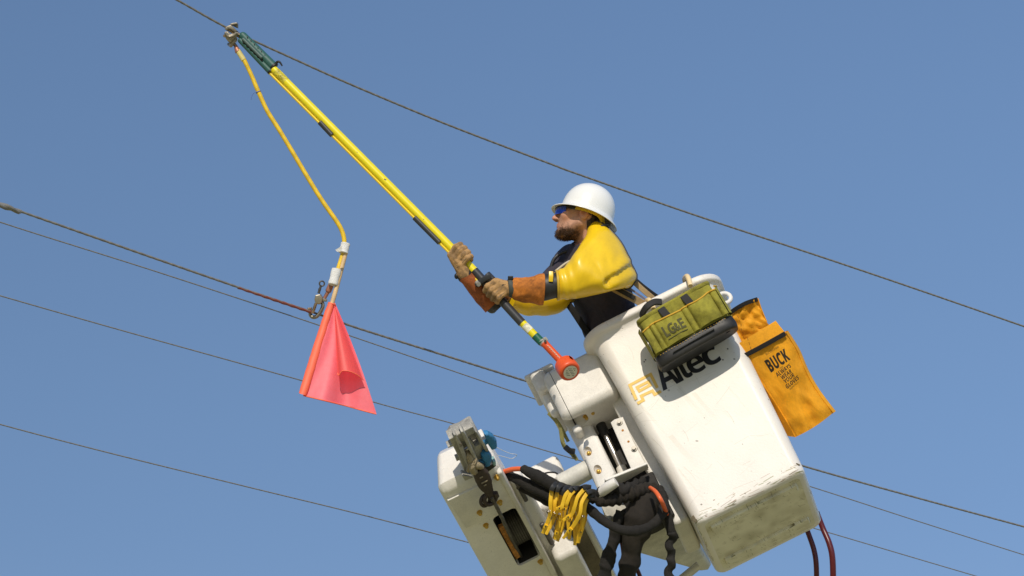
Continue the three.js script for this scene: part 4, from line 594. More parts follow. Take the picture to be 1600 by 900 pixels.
// ------------------------------------------------------------------ winch line: rope, dark boot, shackle, wire rope into the window
{
  const g = thing('winch_line', 'tan rope, dark boot and hook hanging over the boom tip into the winch window', 'winch line', FB), q = (x, y, z) => FB.on(690 + x / 9, 650 + y / 9, 'z', z), p3 = (x, y, z) => FB.on(x, y, 'z', z);
  const rp = (pts, r, m = M.rope) => sweep(pts.map(([x, y, z]) => [...q(x, y, z), r]), { K: 10, M: 12, disp: (s, a) => r * .10 * Math.cos(3 * (a - s * 160)) });
  part('rope', rp([[355, 520, .0], [385, 560, .02], [410, 620, .03], [440, 680, .035], [470, 760, .03]], .016), M.rope, g); part('rope', rp([[420, 640, .03], [480, 690, .045], [530, 700, .04], [560, 730, .03]], .015), M.rope, g); part('rope', rp([[440, 660, .04], [430, 720, .05], [450, 780, .045], [480, 770, .04]], .015), M.rope, g);
  part('rope_end', rp([[400, 660, .03], [390, 710, .03], [375, 770, .02]], .010), M.rope, g); part('whipping', [torus(q(425, 640, .03), [.5, -.8, .2], .019, .004), torus(q(455, 650, .035), [.6, -.7, .2], .02, .004)], M.rope, g);
  const sec = (x, y, w, d, z) => ({ c: p3(x, y, z), A: mul(norm(sub(p3(x + 10, y - 5, z), p3(x, y, z))), w * PX), B: [0, 0, d], e: .7 });
  part('boot', rings([sec(747, 733, 9, .016, .035), sec(751, 741, 12, .022, .035), sec(756, 752, 12, .022, .035), sec(761, 762, 9, .02, .035), sec(766, 771, 6, .018, .035), sec(768, 777, 5.5, .017, .035)], { K: 5, disp: (p) => .0035 * n3(p[0] * 45, p[1] * 45, 3) }), M.boot, g, 'dark brown boot over the rope splice');
  for (const [x, y, l] of [[752, 746, 5], [757, 753, 9.5], [758, 758, 4]]) part('stitch', cyl(p3(x - l / 2, y + l / 4, .059), p3(x + l / 2, y - l / 4, .059), .0032, .0032, 8), M.rope, g);
  part('shackle', [torus(p3(766, 779, .04), [.3, .1, 1], .030, .010), torus(p3(758, 782, .035), [.6, .2, 1], .026, .008)], M.boot, g, 'dark shackle'); part('shackle_pin', cyl(p3(774, 770, .05), p3(777, 776, .05), .012, .010, 10), M.boot, g);
  part('wire_rope', sweep([[768, 777, .05], [780, 800, .02], [795, 832, -.05], [812, 866, -.10], [824, 888, -.14]].map(([x, y, z]) => [...p3(x, y, z), .0088]), { K: 14, M: 12, disp: (s, a) => .0009 * Math.cos(5 * (a - s * 60)) }), M.steelDark, g, 'dark wire rope');
}
// ------------------------------------------------------------------ hoses and their black fabric sleeves
const FH = new Frame(930, 800, .05);
function hose(name, label, category, pts, mat, o = {}) {             // pts: px, py, z, radius in px
  const p = pts.map(([x, y, z, r]) => [...FH.P(x, y, z), r * PX]), m = sweep(p, { K: 16, M: 20, ...o }), me = new THREE.Mesh(m, mat); me.name = numbered(name); FH.apply(me); scene.add(me); tag(me, label, category, o.group); return me;
}
const wrinkle = (amp, f, tw = 0) => (s, a, p) => amp * (.9 * Math.sin(s * f + 1.7 * Math.sin(a + s * 9) + tw * a) * (.6 + .5 * n3(s * 20, 1, 2)) + 1.1 * n3(p[0] * 38, p[1] * 38, p[2] * 38));
const soft = (amp) => (s, a, p) => amp * (n3(p[0] * 16, p[1] * 16, p[2] * 16) + .6 * n3(p[0] * 45, p[1] * 45, p[2] * 45));
hose('hose_sleeve', 'long dark hose sleeve under the orange hose, leaving the boom tip', 'hose sleeve', [[770, 738, -.12, 7], [792, 742, -.06, 7.5], [815, 752, .0, 8.5], [845, 768, .05, 9], [880, 782, .08, 8.5], [920, 784, .1, 8]], M.hose, { disp: soft(.005), group: 'black fabric hose sleeves' });
hose('hose_sleeve', 'second dark sleeve lying below it, thinner, entering the yellow clamps', 'hose sleeve', [[775, 746, -.16, 5], [797, 752, -.10, 6], [830, 770, -.04, 6.5], [868, 790, .02, 6], [905, 792, .06, 6]], M.hose, { disp: soft(.004), group: 'black fabric hose sleeves' });
hose('hose_sleeve', 'short dark sleeve that swallows the orange hose above the yellow clamps', 'hose sleeve', [[817, 731, .04, 6.5], [822, 735, .05, 8.5], [845, 747, .07, 9.5], [872, 762, .09, 10], [905, 774, .09, 10]], M.hose, { disp: soft(.005), group: 'black fabric hose sleeves' });
hose('hose', 'bright orange hose arching out of the boom tip', 'hose', [[770, 742, -.10, 3.6], [790, 736, -.02, 3.8], [803, 733, .02, 3.9], [818, 733.5, .05, 3.8], [832, 741, .06, 3.6]], M.orangeHose);
hose('hose_sleeve', 'gathered ruffled black sleeve between the yellow clamps and the rotator', 'hose sleeve', [[905, 780, .09, 9], [928, 780, .10, 7], [940, 783, .10, 9.5], [960, 780, .09, 10], [985, 772, .07, 10.5], [1005, 765, .03, 10], [1022, 764, -.02, 8]], M.hoseBrown, { seg: 34, M: 26, disp: wrinkle(.0075, 210), group: 'black fabric hose sleeves' });
hose('hose_sleeve', 'loosely twisted black sleeve above the ruffled one', 'hose sleeve', [[900, 776, .06, 9], [925, 775, .09, 7.5], [943, 768, .10, 9], [960, 763, .09, 10], [975, 766, .08, 9], [990, 760, .03, 9], [1005, 752, -.04, 8]], M.hose, { disp: wrinkle(.009, 90, 1), group: 'black fabric hose sleeves' });
hose('hose_sleeve', 'smooth black sleeve looping low in front of the wide bundle', 'hose sleeve', [[902, 780, .08, 7], [917, 792, .12, 7], [945, 815, .17, 7.4], [971, 828, .20, 7.8], [998, 829, .20, 7.8], [1022, 818, .18, 7.4], [1036, 799, .14, 8], [1038, 779, .06, 7], [1030, 764, -.02, 6.5]], M.hose, { disp: soft(.0045), group: 'black fabric hose sleeves' });
hose('hose_bundle', 'wide dark brown bundle of wrapped hoses hanging behind the black loop', 'hose bundle', [[1012, 772, -.06, 12], [1008, 785, .0, 23], [1003, 802, .03, 27], [997, 822, .04, 24], [991, 842, .04, 19.5], [987, 862, .03, 18], [983, 885, .02, 16.5], [978, 915, .0, 15.5], [972, 960, .0, 15]], M.hoseBrown, { K: 10, M: 32, disp: (s, a, p) => .010 * n3(p[0] * 10, p[1] * 8, p[2] * 10) + .010 * n3(p[0] * 26, p[1] * 20, 2) + .004 * Math.sin(s * 46 + a * 1.5) * sstep(.12, .25, s) });
hose('hose_sleeve', 'wrinkled black sleeve hanging left of the wide bundle', 'hose sleeve', [[972, 800, .03, 8], [963, 822, .04, 9], [960, 842, .04, 10], [953, 862, .04, 10.5], [948, 885, .04, 11], [941, 915, .03, 11], [935, 960, .0, 11]], M.hose, { disp: wrinkle(.008, 55, 1), group: 'black fabric hose sleeves' });
hose('hose_sleeve', 'wrinkled black sleeve left behind the wide bundle, half hidden', 'hose sleeve', [[992, 792, -.02, 9], [975, 808, -.01, 10], [970, 822, -.02, 9], [968, 845, -.04, 9]], M.hoseBrown, { disp: wrinkle(.007, 110), group: 'black fabric hose sleeves' });
hose('hose_sleeve', 'thin gathered black sleeve hanging in front of the cream cover below the bucket', 'hose sleeve', [[1041, 799, .10, 6.2], [1045, 812, .11, 6.6], [1048, 828, .12, 7], [1050, 842, .12, 7], [1046, 858, .12, 7], [1050, 872, .12, 7], [1046, 888, .12, 7], [1047, 905, .11, 7], [1046, 940, .1, 7]], M.hose, { K: 14, M: 22, disp: (s, a, p) => s < .10 ? 0 : .0075 * Math.sin(s * 92 + a) + .003 * n3(p[0] * 40, p[1] * 40, 1), group: 'black fabric hose sleeves' });
hose('hose', 'salmon orange hose entering the thin gathered sleeve', 'hose', [[1016, 762, .10, 3], [1025, 769, .20, 3.3], [1034, 784, .24, 3.4], [1042, 803, .12, 3.3]], M.orangeHose);
hose('hose', 'dark red hose below the loop, left of the wide bundle', 'hose', [[938, 770, -.05, 3], [946, 792, -.05, 3.2], [956, 810, -.05, 3.2], [968, 835, -.06, 3.2], [974, 870, -.06, 3], [970, 910, -.06, 3]], M.redHose, { group: 'dark red hoses' });
hose('hose', 'dark red hose showing at the right of the wide bundle near the bottom', 'hose', [[980, 850, -.06, 3.2], [990, 878, -.06, 3.4], [999, 898, -.06, 3.4], [1008, 925, -.06, 3.4]], M.redHose, { group: 'dark red hoses' });
hose('hose', 'dark red hose hanging under the bucket corner, left of the pair', 'hose', [[1255, 812, -.42, 4], [1264, 836, -.40, 4.2], [1272, 860, -.38, 4.3], [1275.5, 885, -.36, 4.3], [1276, 930, -.36, 4.3]], M.redHose, { group: 'dark red hoses' });
hose('hose', 'dark red hose hanging under the bucket corner, right of the pair', 'hose', [[1276, 800, -.42, 4.4], [1286, 826, -.40, 4.6], [1296, 850, -.36, 4.8], [1301, 876, -.34, 4.9], [1302, 930, -.34, 4.9]], M.redHose, { group: 'dark red hoses' });

// ------------------------------------------------------------------ yellow plastic blanket clamps clipped on the sleeves
function clampThing(label, pts, pts2, wpx, mat, dark, nm = 'blanket clamp', group = 'yellow clamps clipped on the hose sleeves') {   // two arms joined by a dark grip over the hose
  const f = new Frame(pts[1][0], pts[1][1], .1), g = thing('blanket_clamp', label, nm, f, group);
  const P = (l, dz) => l.map(([x, y, z]) => f.P(x, y, z + dz));
  const arm = (l, dz, n, lab) => { const c = P(l, dz), k = c.length; return part(n, sweep(c.map((p, i) => [...p, wpx * PX * (i === k - 1 ? .75 : 1)]), { K: 6, flat: .012, M: 16, disp: (s) => .0012 * (Math.sin(s * 420) > .6 && s > .10 ? 1 : 0) }), mat, g, lab); };
  arm(pts, .0, 'arm'); arm(pts2, -.02, 'arm');
  part('grip', sweep(P(dark, .004).map((p) => [...p, wpx * PX * 1.35]), { K: 6, flat: .03, M: 16 }), M.rubberBlack, g);
  const j = P(pts, .007), t = j[j.length - 2], e = j[j.length - 1];
  part('jaw_pad', sweep([[...add(t, mul(sub(e, t), .25)), wpx * PX * 1.1], [...add(t, mul(sub(e, t), .55)), wpx * PX * 1.15]], { flat: .016, M: 12, seg: 3 }), mat, g); part('jaw_hole', cyl(add(t, mul(sub(e, t), .42)), add(add(t, mul(sub(e, t), .42)), [0, 0, .0105]), .0035, .0035, 8), M.black, g);
  const m = add(mul(P(pts, .0)[2], .5), mul(P(pts2, -.02)[2], .5)), d = norm(sub(P(pts, 0)[2], P(pts2, 0)[2]));
  part('spring_wire', [cyl(add(m, add(mul(d, -.035), [0, 0, .012])), add(m, add(mul(d, .04), [0, 0, .014])), .0018, .0018, 8), torus(add(m, add(mul(d, .04), [0, 0, .014])), d, .005, .0014)], M.chrome, g, 'thin spring wire');
  return g;
}
{
  const C = [ // dark grip over the hose, front arm, rear arm (pixel, pixel, z)
    ['first yellow clamp from the left on the hose sleeves, jaws reaching farthest left', [[868, 757, .16], [864, 761, .18], [862, 766, .18]], [[862, 765, .17], [860, 783, .18], [860, 800, .17], [856, 815, .16], [848, 833, .14]], [[862, 765, .14], [862, 790, .13], [866, 806, .13], [862, 818, .12], [853, 835, .12]]],
    ['second yellow clamp from the left, paler, its jaws crossing behind the first', [[876, 758, .15], [872, 762, .17], [870, 768, .17]], [[871, 768, .16], [867, 786, .17], [868, 802, .16], [873, 795, .19], [880, 790, .19]], [[871, 768, .13], [870, 790, .12], [872, 812, .11], [868, 835, .10], [865, 842, .10]]],
    ['third yellow clamp from the left, mostly hidden, jaws pointing straight down', [[886, 762, .13], [880, 766, .15], [877, 773, .15]], [[877, 772, .14], [875, 788, .14], [876, 806, .12], [872, 825, .11], [867, 843, .10]], [[878, 772, .11], [878, 795, .10], [881, 815, .09], [876, 832, .08], [871, 846, .08]]],
    ['fourth yellow clamp from the left, curving over in front with a knuckled jaw', [[898, 763, .16], [894, 764, .19], [889, 768, .20]], [[893, 764, .20], [884, 773, .21], [880, 785, .21], [877, 793, .21], [870, 795, .20]], [[890, 768, .16], [884, 790, .15], [880, 812, .13], [876, 828, .12], [871, 842, .12]]],
    ['fifth yellow clamp from the left, arching left in front of the darker jaws', [[906, 763, .16], [900, 763, .19], [896, 766, .20]], [[900, 764, .20], [891, 774, .21], [886, 786, .21], [884, 793, .20], [879, 797, .20]], [[897, 766, .16], [893, 790, .14], [888, 815, .12], [890, 832, .11], [889, 842, .10]]],
    ['sixth yellow clamp from the left, broad arm behind the long curved one', [[908, 766, .14], [902, 768, .16], [899, 773, .16]], [[900, 770, .16], [894, 781, .17], [893, 796, .16], [892, 808, .16], [889, 816, .16]], [[900, 770, .13], [898, 795, .11], [897, 820, .10], [899, 838, .10], [898, 852, .10]]],
    ['seventh yellow clamp from the left, long arm sweeping left across the middle', [[920, 761, .17], [914, 761, .19], [909, 763, .20]], [[914, 763, .20], [903, 776, .22], [898, 792, .22], [893, 804, .21], [880, 813, .20]], [[913, 764, .16], [907, 785, .14], [901, 808, .12], [903, 830, .11], [903, 848, .10]]],
    ['eighth yellow clamp from the left, brightest arm, jaws lowest in the middle', [[927, 768, .17], [921, 768, .19], [916, 771, .20]], [[917, 771, .20], [909, 785, .22], [906, 803, .22], [897, 820, .20], [880, 841, .17]], [[917, 772, .16], [912, 795, .14], [909, 815, .12], [906, 832, .11], [904, 848, .10]]],
    ['ninth yellow clamp from the left, seen edge-on at the right end', [[926, 774, .14], [922, 775, .16], [919, 778, .16]], [[919, 776, .16], [914, 790, .17], [912, 808, .15], [909, 826, .13], [906, 838, .12]], [[919, 777, .13], [917, 795, .12], [913, 815, .10], [908, 832, .10], [905, 842, .09]]],
  ];
  for (const [l, d, a, b] of C) clampThing(l, a, b, 2.95, M.clampYellow, d);
  clampThing('olive and orange clamp hooked behind the mount cover, black-wrapped', [[876, 668, -.36], [879, 690, -.36], [884, 700, -.36], [893, 708, -.36], [902, 719, -.36]].slice(0, 5), [[857, 645, -.38], [864, 652, -.38], [870, 659, -.38], [876, 668, -.38], [888, 690, -.38]], 3.4, M.clampOlive, [[884, 699, -.35], [890, 704, -.34], [896, 705, -.35]], 'blanket clamp', 'yellow clamps clipped on the hose sleeves');
}

// ------------------------------------------------------------------ the lineman
{
  const f = new Frame(940, 430, -.5), g = thing('person', 'person in white hard hat and yellow rubber sleeves holding the yellow pole with both hands', 'person', f), P = (x, y, z = -.5) => f.P(x, y, z);
  const HX = 13.5 / FPX;                                             // metres per pixel here
  // --- head axes: facing left in the picture, turned up a little
  const WY = [0, Math.cos(PITCH), -Math.sin(PITCH)], WZ = [0, Math.sin(PITCH), Math.cos(PITCH)], yaw = .04, pit = .16;
  const f0 = norm(add([-Math.cos(yaw), 0, 0], mul(WZ, Math.sin(yaw)))), hl = norm(cross(WY, f0)), hf = norm(add(mul(f0, Math.cos(pit)), mul(WY, Math.sin(pit)))), hu = cross(hf, hl);
  const ho = P(905.5, 339, -.47), H = ([x, y, z]) => add(ho, add(add(mul(hl, x), mul(hu, y)), mul(hf, z))), toH = (p) => { const q = sub(p, ho); return [dot(q, hl), dot(q, hu), dot(q, hf)]; };
  const neckB = P(922, 398, -.50), nb = toH(neckB);
  const abs2 = (p) => [Math.abs(p[0]), p[1], p[2]];
  const headF = (p) => {
    const a = abs2(p);
    let d = ell(p, [0, .035, -.012], [.077, .098, .100]);
    d = smin(d, ell(p, [0, -.028, .034], [.060, .088, .064]), .03);
    d = smin(d, cap(a, [.054, -.052, -.005], [.014, -.100, .066], .026, .020), .025);
    d = smin(d, ell(p, [0, -.098, .078], [.022, .020, .020]), .02);                // chin
    d = smin(d, cap(a, [.0, .020, .090], [.040, .022, .074], .013, .012), .014);    // brow
    d = smin(d, ell(a, [.046, -.022, .062], [.024, .022, .026]), .02);              // cheekbone
    d = smax(d, -ell(a, [.031, .002, .108], [.018, .012, .018]), .012);             // eye socket
    d = smin(d, ell(a, [.031, .001, .082], [.0135, .0125, .0135]), .006);           // eye
    d = smin(d, cap(p, [0, .012, .093], [0, -.028, .117], .0085, .0115), .010);     // nose
    d = smin(d, ell(a, [.011, -.033, .106], [.0085, .008, .011]), .006);
    d = smin(d, cap(a, [0, -.058, .0955], [.020, -.061, .086], .0062, .005), .006);  // lips
    d = smin(d, cap(a, [0, -.069, .0945], [.018, -.068, .086], .0064, .005), .006);
    d = smax(d, -cap(a, [0, -.0635, .108], [.022, -.0645, .094], .0022), .003);
    let e = ell(a, [.084, -.010, -.018], [.012, .036, .023]); e = smax(e, -ell(a, [.097, -.005, -.016], [.010, .022, .013]), .006); e = smin(e, ell(a, [.078, -.033, -.012], [.009, .011, .010]), .008);   // ear
    d = smin(d, e, .008);
    d = smin(d, cap(p, [0, -.035, -.030], nb, .058, .058), .03);                    // neck
    d = smin(d, cap(a, [.06, -.02, -.05], [.02, nb[1] * .8, nb[2] * .6], .014, .012), .02);
    return d;
  };
  const head = nets(headF, [-.10, -.235, -.17], [.10, .14, .15], .0036);
  paint(head, (p) => {
    const a = abs2(p), n = fbm(p[0] * 60, p[1] * 60, p[2] * 60), m = fbm(p[0] * 22, p[1] * 22, p[2] * 22); let c = [.60, .315, .20]; const t = 1 + .16 * n + .14 * m; c = c.map((v) => v * t);
    const red = sstep(.035, .0, len(sub(p, [0, -.03, .117]))) * .5 + sstep(.04, .0, len(sub(a, [.05, -.03, .065]))) * .35 + sstep(.05, .01, len(sub(a, [.082, -.01, -.018]))) * .45; c = [c[0] * (1 + .05 * red), c[1] * (1 - .35 * red), c[2] * (1 - .35 * red)];
    const lip = sstep(.010, .004, Math.min(cap(a, [0, -.059, .101], [.018, -.061, .092], .002), cap(a, [0, -.069, .100], [.016, -.068, .092], .002))); c = [mix(c[0], .44, lip * .7), mix(c[1], .19, lip * .7), mix(c[2], .14, lip * .7)];
    const jaw = sstep(-.036, -.070, p[1] + .25 * Math.max(0, .06 - p[2]) * .0) * sstep(-.035, .0, p[2]) * sstep(-.165, -.13, p[1]), mus = sstep(.016, .008, Math.abs(p[1] + .049)) * sstep(.085, .095, p[2]) * .5; const b = clamp((jaw * (.30 + .45 * sstep(-.07, -.10, p[1]) + .9 * n) + mus) * (1 - lip), 0, .85); c = [mix(c[0], .07, b), mix(c[1], .035, b), mix(c[2], .018, b)];
    const br = sstep(.010, .004, Math.abs(p[1] - .022)) * sstep(.07, .08, p[2]) * sstep(.048, .04, a[0]); c = c.map((v, i) => mix(v, [.06, .03, .02][i], br * .8)); return c;
  });
  remap(head, (p) => H(p));
  // --- torso and arms under the clothes
  const SL = P(946, 399, -.36), SR = P(893, 405, -.64), EL = P(892, 452, -.18), ER = P(838, 474, -.34), WL = P(802, 452, -.125), WR = P(728, 430, -.17), CH = P(929, 440, -.48), BE = P(958, 512, -.54), HP = P(990, 610, -.60);
  const sd = norm(sub(SL, SR)), upv = norm(sub(CH, BE)), fd = norm(cross(upv, sd));                  // left, up, facing
  const loc = (p, c) => { const q = sub(p, c); return [dot(q, sd), dot(q, upv), dot(q, fd)]; };
  const torsoF = (p, k) => {
    let d = ell(loc(p, CH), [0, 0, .012], [.195 - k, .20, .122 - k]);
    d = smin(d, ell(loc(p, BE), [0, 0, 0], [.185 - k, .22, .125 - k]), .08);
    d = smin(d, ell(loc(p, HP), [0, 0, 0], [.19 - k, .20, .13 - k]), .08);
    d = smin(d, cap(p, SL, SR, .060 - k), .06); d = smin(d, cap(p, neckB, CH, .072 - k, .10), .06); return d;
  };
  const lo3 = (pts, m) => [0, 1, 2].map((i) => Math.min(...pts.map((p) => p[i])) - m), hi3 = (pts, m) => [0, 1, 2].map((i) => Math.max(...pts.map((p) => p[i])) + m);
  const core = nets((p) => { let d = torsoF(p, .014); d = smin(d, cap(p, SL, EL, .052, .042), .03); d = smin(d, cap(p, EL, WL, .042, .030), .02); d = smin(d, cap(p, SR, ER, .052, .042), .03); return smin(d, cap(p, ER, WR, .042, .030), .02); }, lo3([SL, SR, EL, ER, WL, WR, BE, HP], .14), hi3([SL, SR, EL, ER, WL, WR, BE, HP], .14), .012);
  paint(core, () => [.46, .23, .14]);
  part('body', [head, core], M.skin, g);
  const shirt = nets((p) => { let d = torsoF(p, 0); d = smin(d, cap(p, SL, add(SL, mul(sub(EL, SL), .4)), .058, .055), .04); d = smin(d, cap(p, SR, add(SR, mul(sub(ER, SR), .6)), .070, .066), .04); d -= .011 * n3(p[0] * 11, p[1] * 9, p[2] * 11) + .004 * Math.sin(p[0] * 38 + p[1] * 26 + 5 * n3(p[0] * 6, p[1] * 6, 3)) * sstep(-.02, -.2, p[1]); const nk = cap(p, add(neckB, mul(sub(H([0, -.06, -.03]), neckB), .30)), H([0, -.06, -.03]),   .058, .060); return smax(d, -nk, .008); }, lo3([SL, SR, BE, HP, CH], .21), hi3([SL, SR, BE, HP, CH], .21), .010);
  part('t_shirt', shirt, M.shirt, g, 'dark navy T-shirt');
  part('collar', torus(add(neckB, mul(sub(H([0, -.06, -.03]), neckB), .14)), norm(sub(H([0, -.06, -.03]), neckB)), .068, .0095), M.shirt, g);
  // --- hair at the back, beard
  const hair = nets((p) => { const s = Math.min(headF(p), 9) - .006 + .004 * n3(p[0] * 80, p[1] * 80, p[2] * 80); const cut = Math.max(-.095 - p[1], p[2] + .032 - .2 * (p[1] + .02), .040 - len(sub([Math.abs(p[0]), p[1], p[2]], [.082, -.010, -.020]))); const c2 = p[1] - .09; return Math.max(s, cut, c2); }, [-.10, -.12, -.14], [.10, .12, .06], .005);
  part('hair', remap(hair, (p) => H(p)), M.hair, g, 'short dark hair below the hard hat');
  { // beard of short tufts rooted on the jaw
    const list = []; seed = 91; const pts = []; for (let t = 0; t < 60000 && pts.length < 1500; t++) { let p = [(rnd() - .5) * .15, -.045 - rnd() * .085, -.02 + rnd() * .125]; for (let k = 0; k < 4; k++) { const e = .002, d = headF(p), n = norm([headF(add(p, [e, 0, 0])) - d, headF(add(p, [0, e, 0])) - d, headF(add(p, [0, 0, e])) - d]); p = sub(p, mul(n, d)); if (k === 3) { const edge = (.05 + .95 * sstep(-.074, -.100, p[1])) * sstep(-.045, -.075, p[1]) * sstep(-.02, .012, p[2]) * sstep(-.128, -.118, p[1]); const lipz = Math.abs(p[0]) < .022 && p[2] > .085 && p[1] > -.079 && p[1] < -.052; if (!lipz && rnd() < edge) pts.push([p, n]); } } }
    for (const [p, n] of pts) { const L = .003 + .010 * sstep(-.075, -.11, p[1]) * sstep(.0, .05, p[2]) * (.6 + .6 * rnd()), dir = norm(add(add(mul(n, .75), [0, -.55, .12]), [(rnd() - .5) * .6, (rnd() - .5) * .5, (rnd() - .5) * .6])); const a = sub(p, mul(n, .001)), b = add(p, mul(dir, L)); const c = new THREE.CylinderGeometry(.0003, .0013, L, 3, 1, true); c.applyQuaternion(new THREE.Quaternion().setFromUnitVectors(new THREE.Vector3(0, 1, 0), V3(norm(sub(b, a))))); c.translate(...mul(add(a, b), .5)); list.push(c); }
    const bm = part('beard', remap(join(list), (p) => H(p)), M.beard, g, 'short brown beard'); bm.userData.kind = 'stuff';
  }
  // --- sunglasses
  const arc = (a0, a1, yf, th, rx, rz, zc) => { const rows = []; for (const [yy, o] of [[0, 0], [1, 0], [1, th], [0, th], [0, 0]]) { const row = []; for (let k = 0; k <= 24; k++) { const a = mix(a0, a1, k / 24), y = yf(k / 24); row.push(H([Math.sin(a) * (rx + o), mix(y[0], y[1], yy), zc + Math.cos(a) * (rz + o)])); } rows.push(row); } return grid(rows, false, false); };
  const lensY = (t) => { const u = Math.abs(t - .5) * 2; return [-.021 + .010 * Math.pow(1 - u, 2) + (u < .12 ? .012 : 0), .017]; };
  part('sunglass_lens', arc(-1.08, 1.08, lensY, .003, .074, .092, .024), M.lens, g, 'mirrored blue lens');
  part('sunglass_frame', [arc(-1.12, 1.12, () => [.016, .022], .004, .0745, .0925, .024), ...[-1, 1].map((s) => sweep([[.069, .014, .070], [.0765, .010, .045], [.082, .004, .010], [.084, .000, -.012], [.080, -.012, -.036]].map(([x, y, z], i) => [...H([s * x, y, z]), [.0065, .0062, .005, .0035, .003][i]]), { K: 5, M: 10 }))], M.black, g, 'black sunglass frame');
  for (let k = 0; k < 4; k++) part('temple_mark', ball(H([.0775 + k * .0007, .0115, .056 - k * .004]), .0028, .0018, .0018), M.tape, g);
  // --- hard hat with full brim
  const rl = .10, hp = .155, uh0 = norm(add(mul(hu, Math.cos(hp)), mul(hf, -Math.sin(hp)))), fh = norm(add(mul(hf, Math.cos(hp)), mul(hu, Math.sin(hp)))), uh = norm(add(uh0, mul(hl, rl))), hl2 = cross(uh, fh), hc = H([0, .029, -.034]), HT = (x, y, z) => add(hc, add(add(mul(hl2, x), mul(uh, y)), mul(fh, z * .925)));
  const ringH = (rx, rz, y, zc, dip = 0) => { const o = []; for (let k = 0; k < 72; k++) { const a = k / 72 * Math.PI * 2, c = Math.cos(a), s = Math.sin(a); o.push(HT(rx * c, y - dip * (.35 * c * c + (s > 0 ? .5 : .9) * s * s), zc + rz * s)); } return o; };
  const dome = []; for (let k = 0; k <= 16; k++) { const a = k / 16 * Math.PI / 2, r = Math.sin(a), y = Math.cos(a); dome.push(ringH(.119 * Math.pow(r, .92), .139 * Math.pow(r, .92), .142 * Math.pow(y, .9), 0)); } dome[0] = ringH(.001, .001, .1425, 0);
  dome.push(ringH(.121, .141, -.006, 0), ringH(.126, .146, -.012, 0, .003), ringH(.142, .165, -.017, .004, .010), ringH(.152, .176, -.021, .006, .017), ringH(.1545, .179, -.024, .006, .019), ringH(.152, .176, -.0255, .006, .019), ringH(.140, .163, -.022, .004, .012), ringH(.122, .142, -.017, 0, .004), ringH(.114, .134, -.008, 0));
  part('hard_hat', grid(dome, true, false), M.helmet, g, 'white full-brim hard hat');
  { const inn = []; for (let k = 0; k <= 10; k++) { const a = k / 10 * Math.PI / 2; inn.push(ringH(.113 * Math.sin(a) + .001, .133 * Math.sin(a) + .001, .134 * Math.cos(a) - .006, 0)); } part('hat_lining', grid(inn, true, false), M.helmetIn, g); }
  const rib = (x) => sweep([-.9, -.5, 0, .5, .9].map((a) => [...HT(x, .141 * Math.pow(Math.cos(a), .9) * .985, .139 * Math.sin(a)), .004]), { K: 6, M: 10 }); part('hat_ridge', rib(0), M.helmet, g);
  const band = (a0, a1, y0, y1, r, m, n, lab) => { const rows = []; for (const o of [0, .004]) for (const e of o ? [1, 0] : [0, 1]) { const row = []; for (let k = 0; k <= 30; k++) { const a = mix(a0, a1, k / 30), t = k / 30; row.push(HT((r[0] + o) * Math.cos(a), mix(y0(t), y1(t), e), (r[1] + o) * Math.sin(a))); } rows.push(row); } rows.push(rows[0]); part(n, grid(rows, false, false), m, g, lab); };
  band(-1.75, .55, (t) => -.030 - .062 * sstep(.55, .08, t), (t) => -.004 - .054 * sstep(.50, .08, t), [.098, .112], M.suspension, 'suspension_strap', 'yellow suspension strap'); band(.45, 2.7, () => -.030, () => .0, [.094, .116], M.band, 'sweat_band', 'blue-grey sweat band');
  part('ratchet', sweep([[...HT(.070, -.075, -.080), .010], [...HT(.064, -.092, -.088), .011], [...HT(.06, -.108, -.09), .009]], { flat: .012 }), M.suspension, g);
  // --- rubber sleeves
  const px = (x, y, z = 0) => [x * HX, -y * HX, z];
  const SLV = [
    { c: P(869, 445.5, -.15), A: px(-1, -20), B: [.006, 0, .062] }, { c: P(876, 445, -.155), A: px(-2, -22.5), B: [.006, 0, .068] }, { c: P(890, 440, -.165), A: px(-4, -26), B: [.01, 0, .082] },
    { c: P(907, 430, -.18), A: px(-9, -33), B: [.014, 0, .098] },    { c: P(926, 418, -.21), A: px(-14, -38, -.03), B: px(10, 8, .110) }, { c: P(941, 407, -.25), A: px(-11, -43, -.04), B: px(22, 16, .10) }, { c: P(950, 400, -.30), A: px(-8, -45, -.05), B: px(31, 23, .075) }, { c: P(954, 398, -.345), A: px(-7, -45, -.05), B: px(34, 27, .045) }, { c: P(954, 399, -.36), A: px(-6, -42, -.05), B: px(32, 26, .035) }, { c: P(953, 400, -.32), A: px(-6, -40, -.05), B: px(30, 24, .05) },
  ];
  const sd2 = (p, a, b) => { const pa = [p[0] - a[0], p[1] - a[1]], ba = [b[0] - a[0], b[1] - a[1]], h = clamp((pa[0] * ba[0] + pa[1] * ba[1]) / (ba[0] ** 2 + ba[1] ** 2), 0, 1); return Math.hypot(pa[0] - ba[0] * h, pa[1] - ba[1] * h); }, k0 = P(948, 444, -.2), k1 = P(966, 430, -.2), k2 = P(984, 416, -.2), k3 = P(898, 455, -.2), k4 = P(935, 438, -.2), k5 = P(900, 410, -.2), k6 = P(930, 375, -.2), k7 = P(950, 446, -.2), k8 = P(930, 412, -.2), k9 = P(948, 400, -.2), k10 = P(968, 396, -.2);
  const gs = (x, w) => Math.exp(-(x / w) * (x / w));
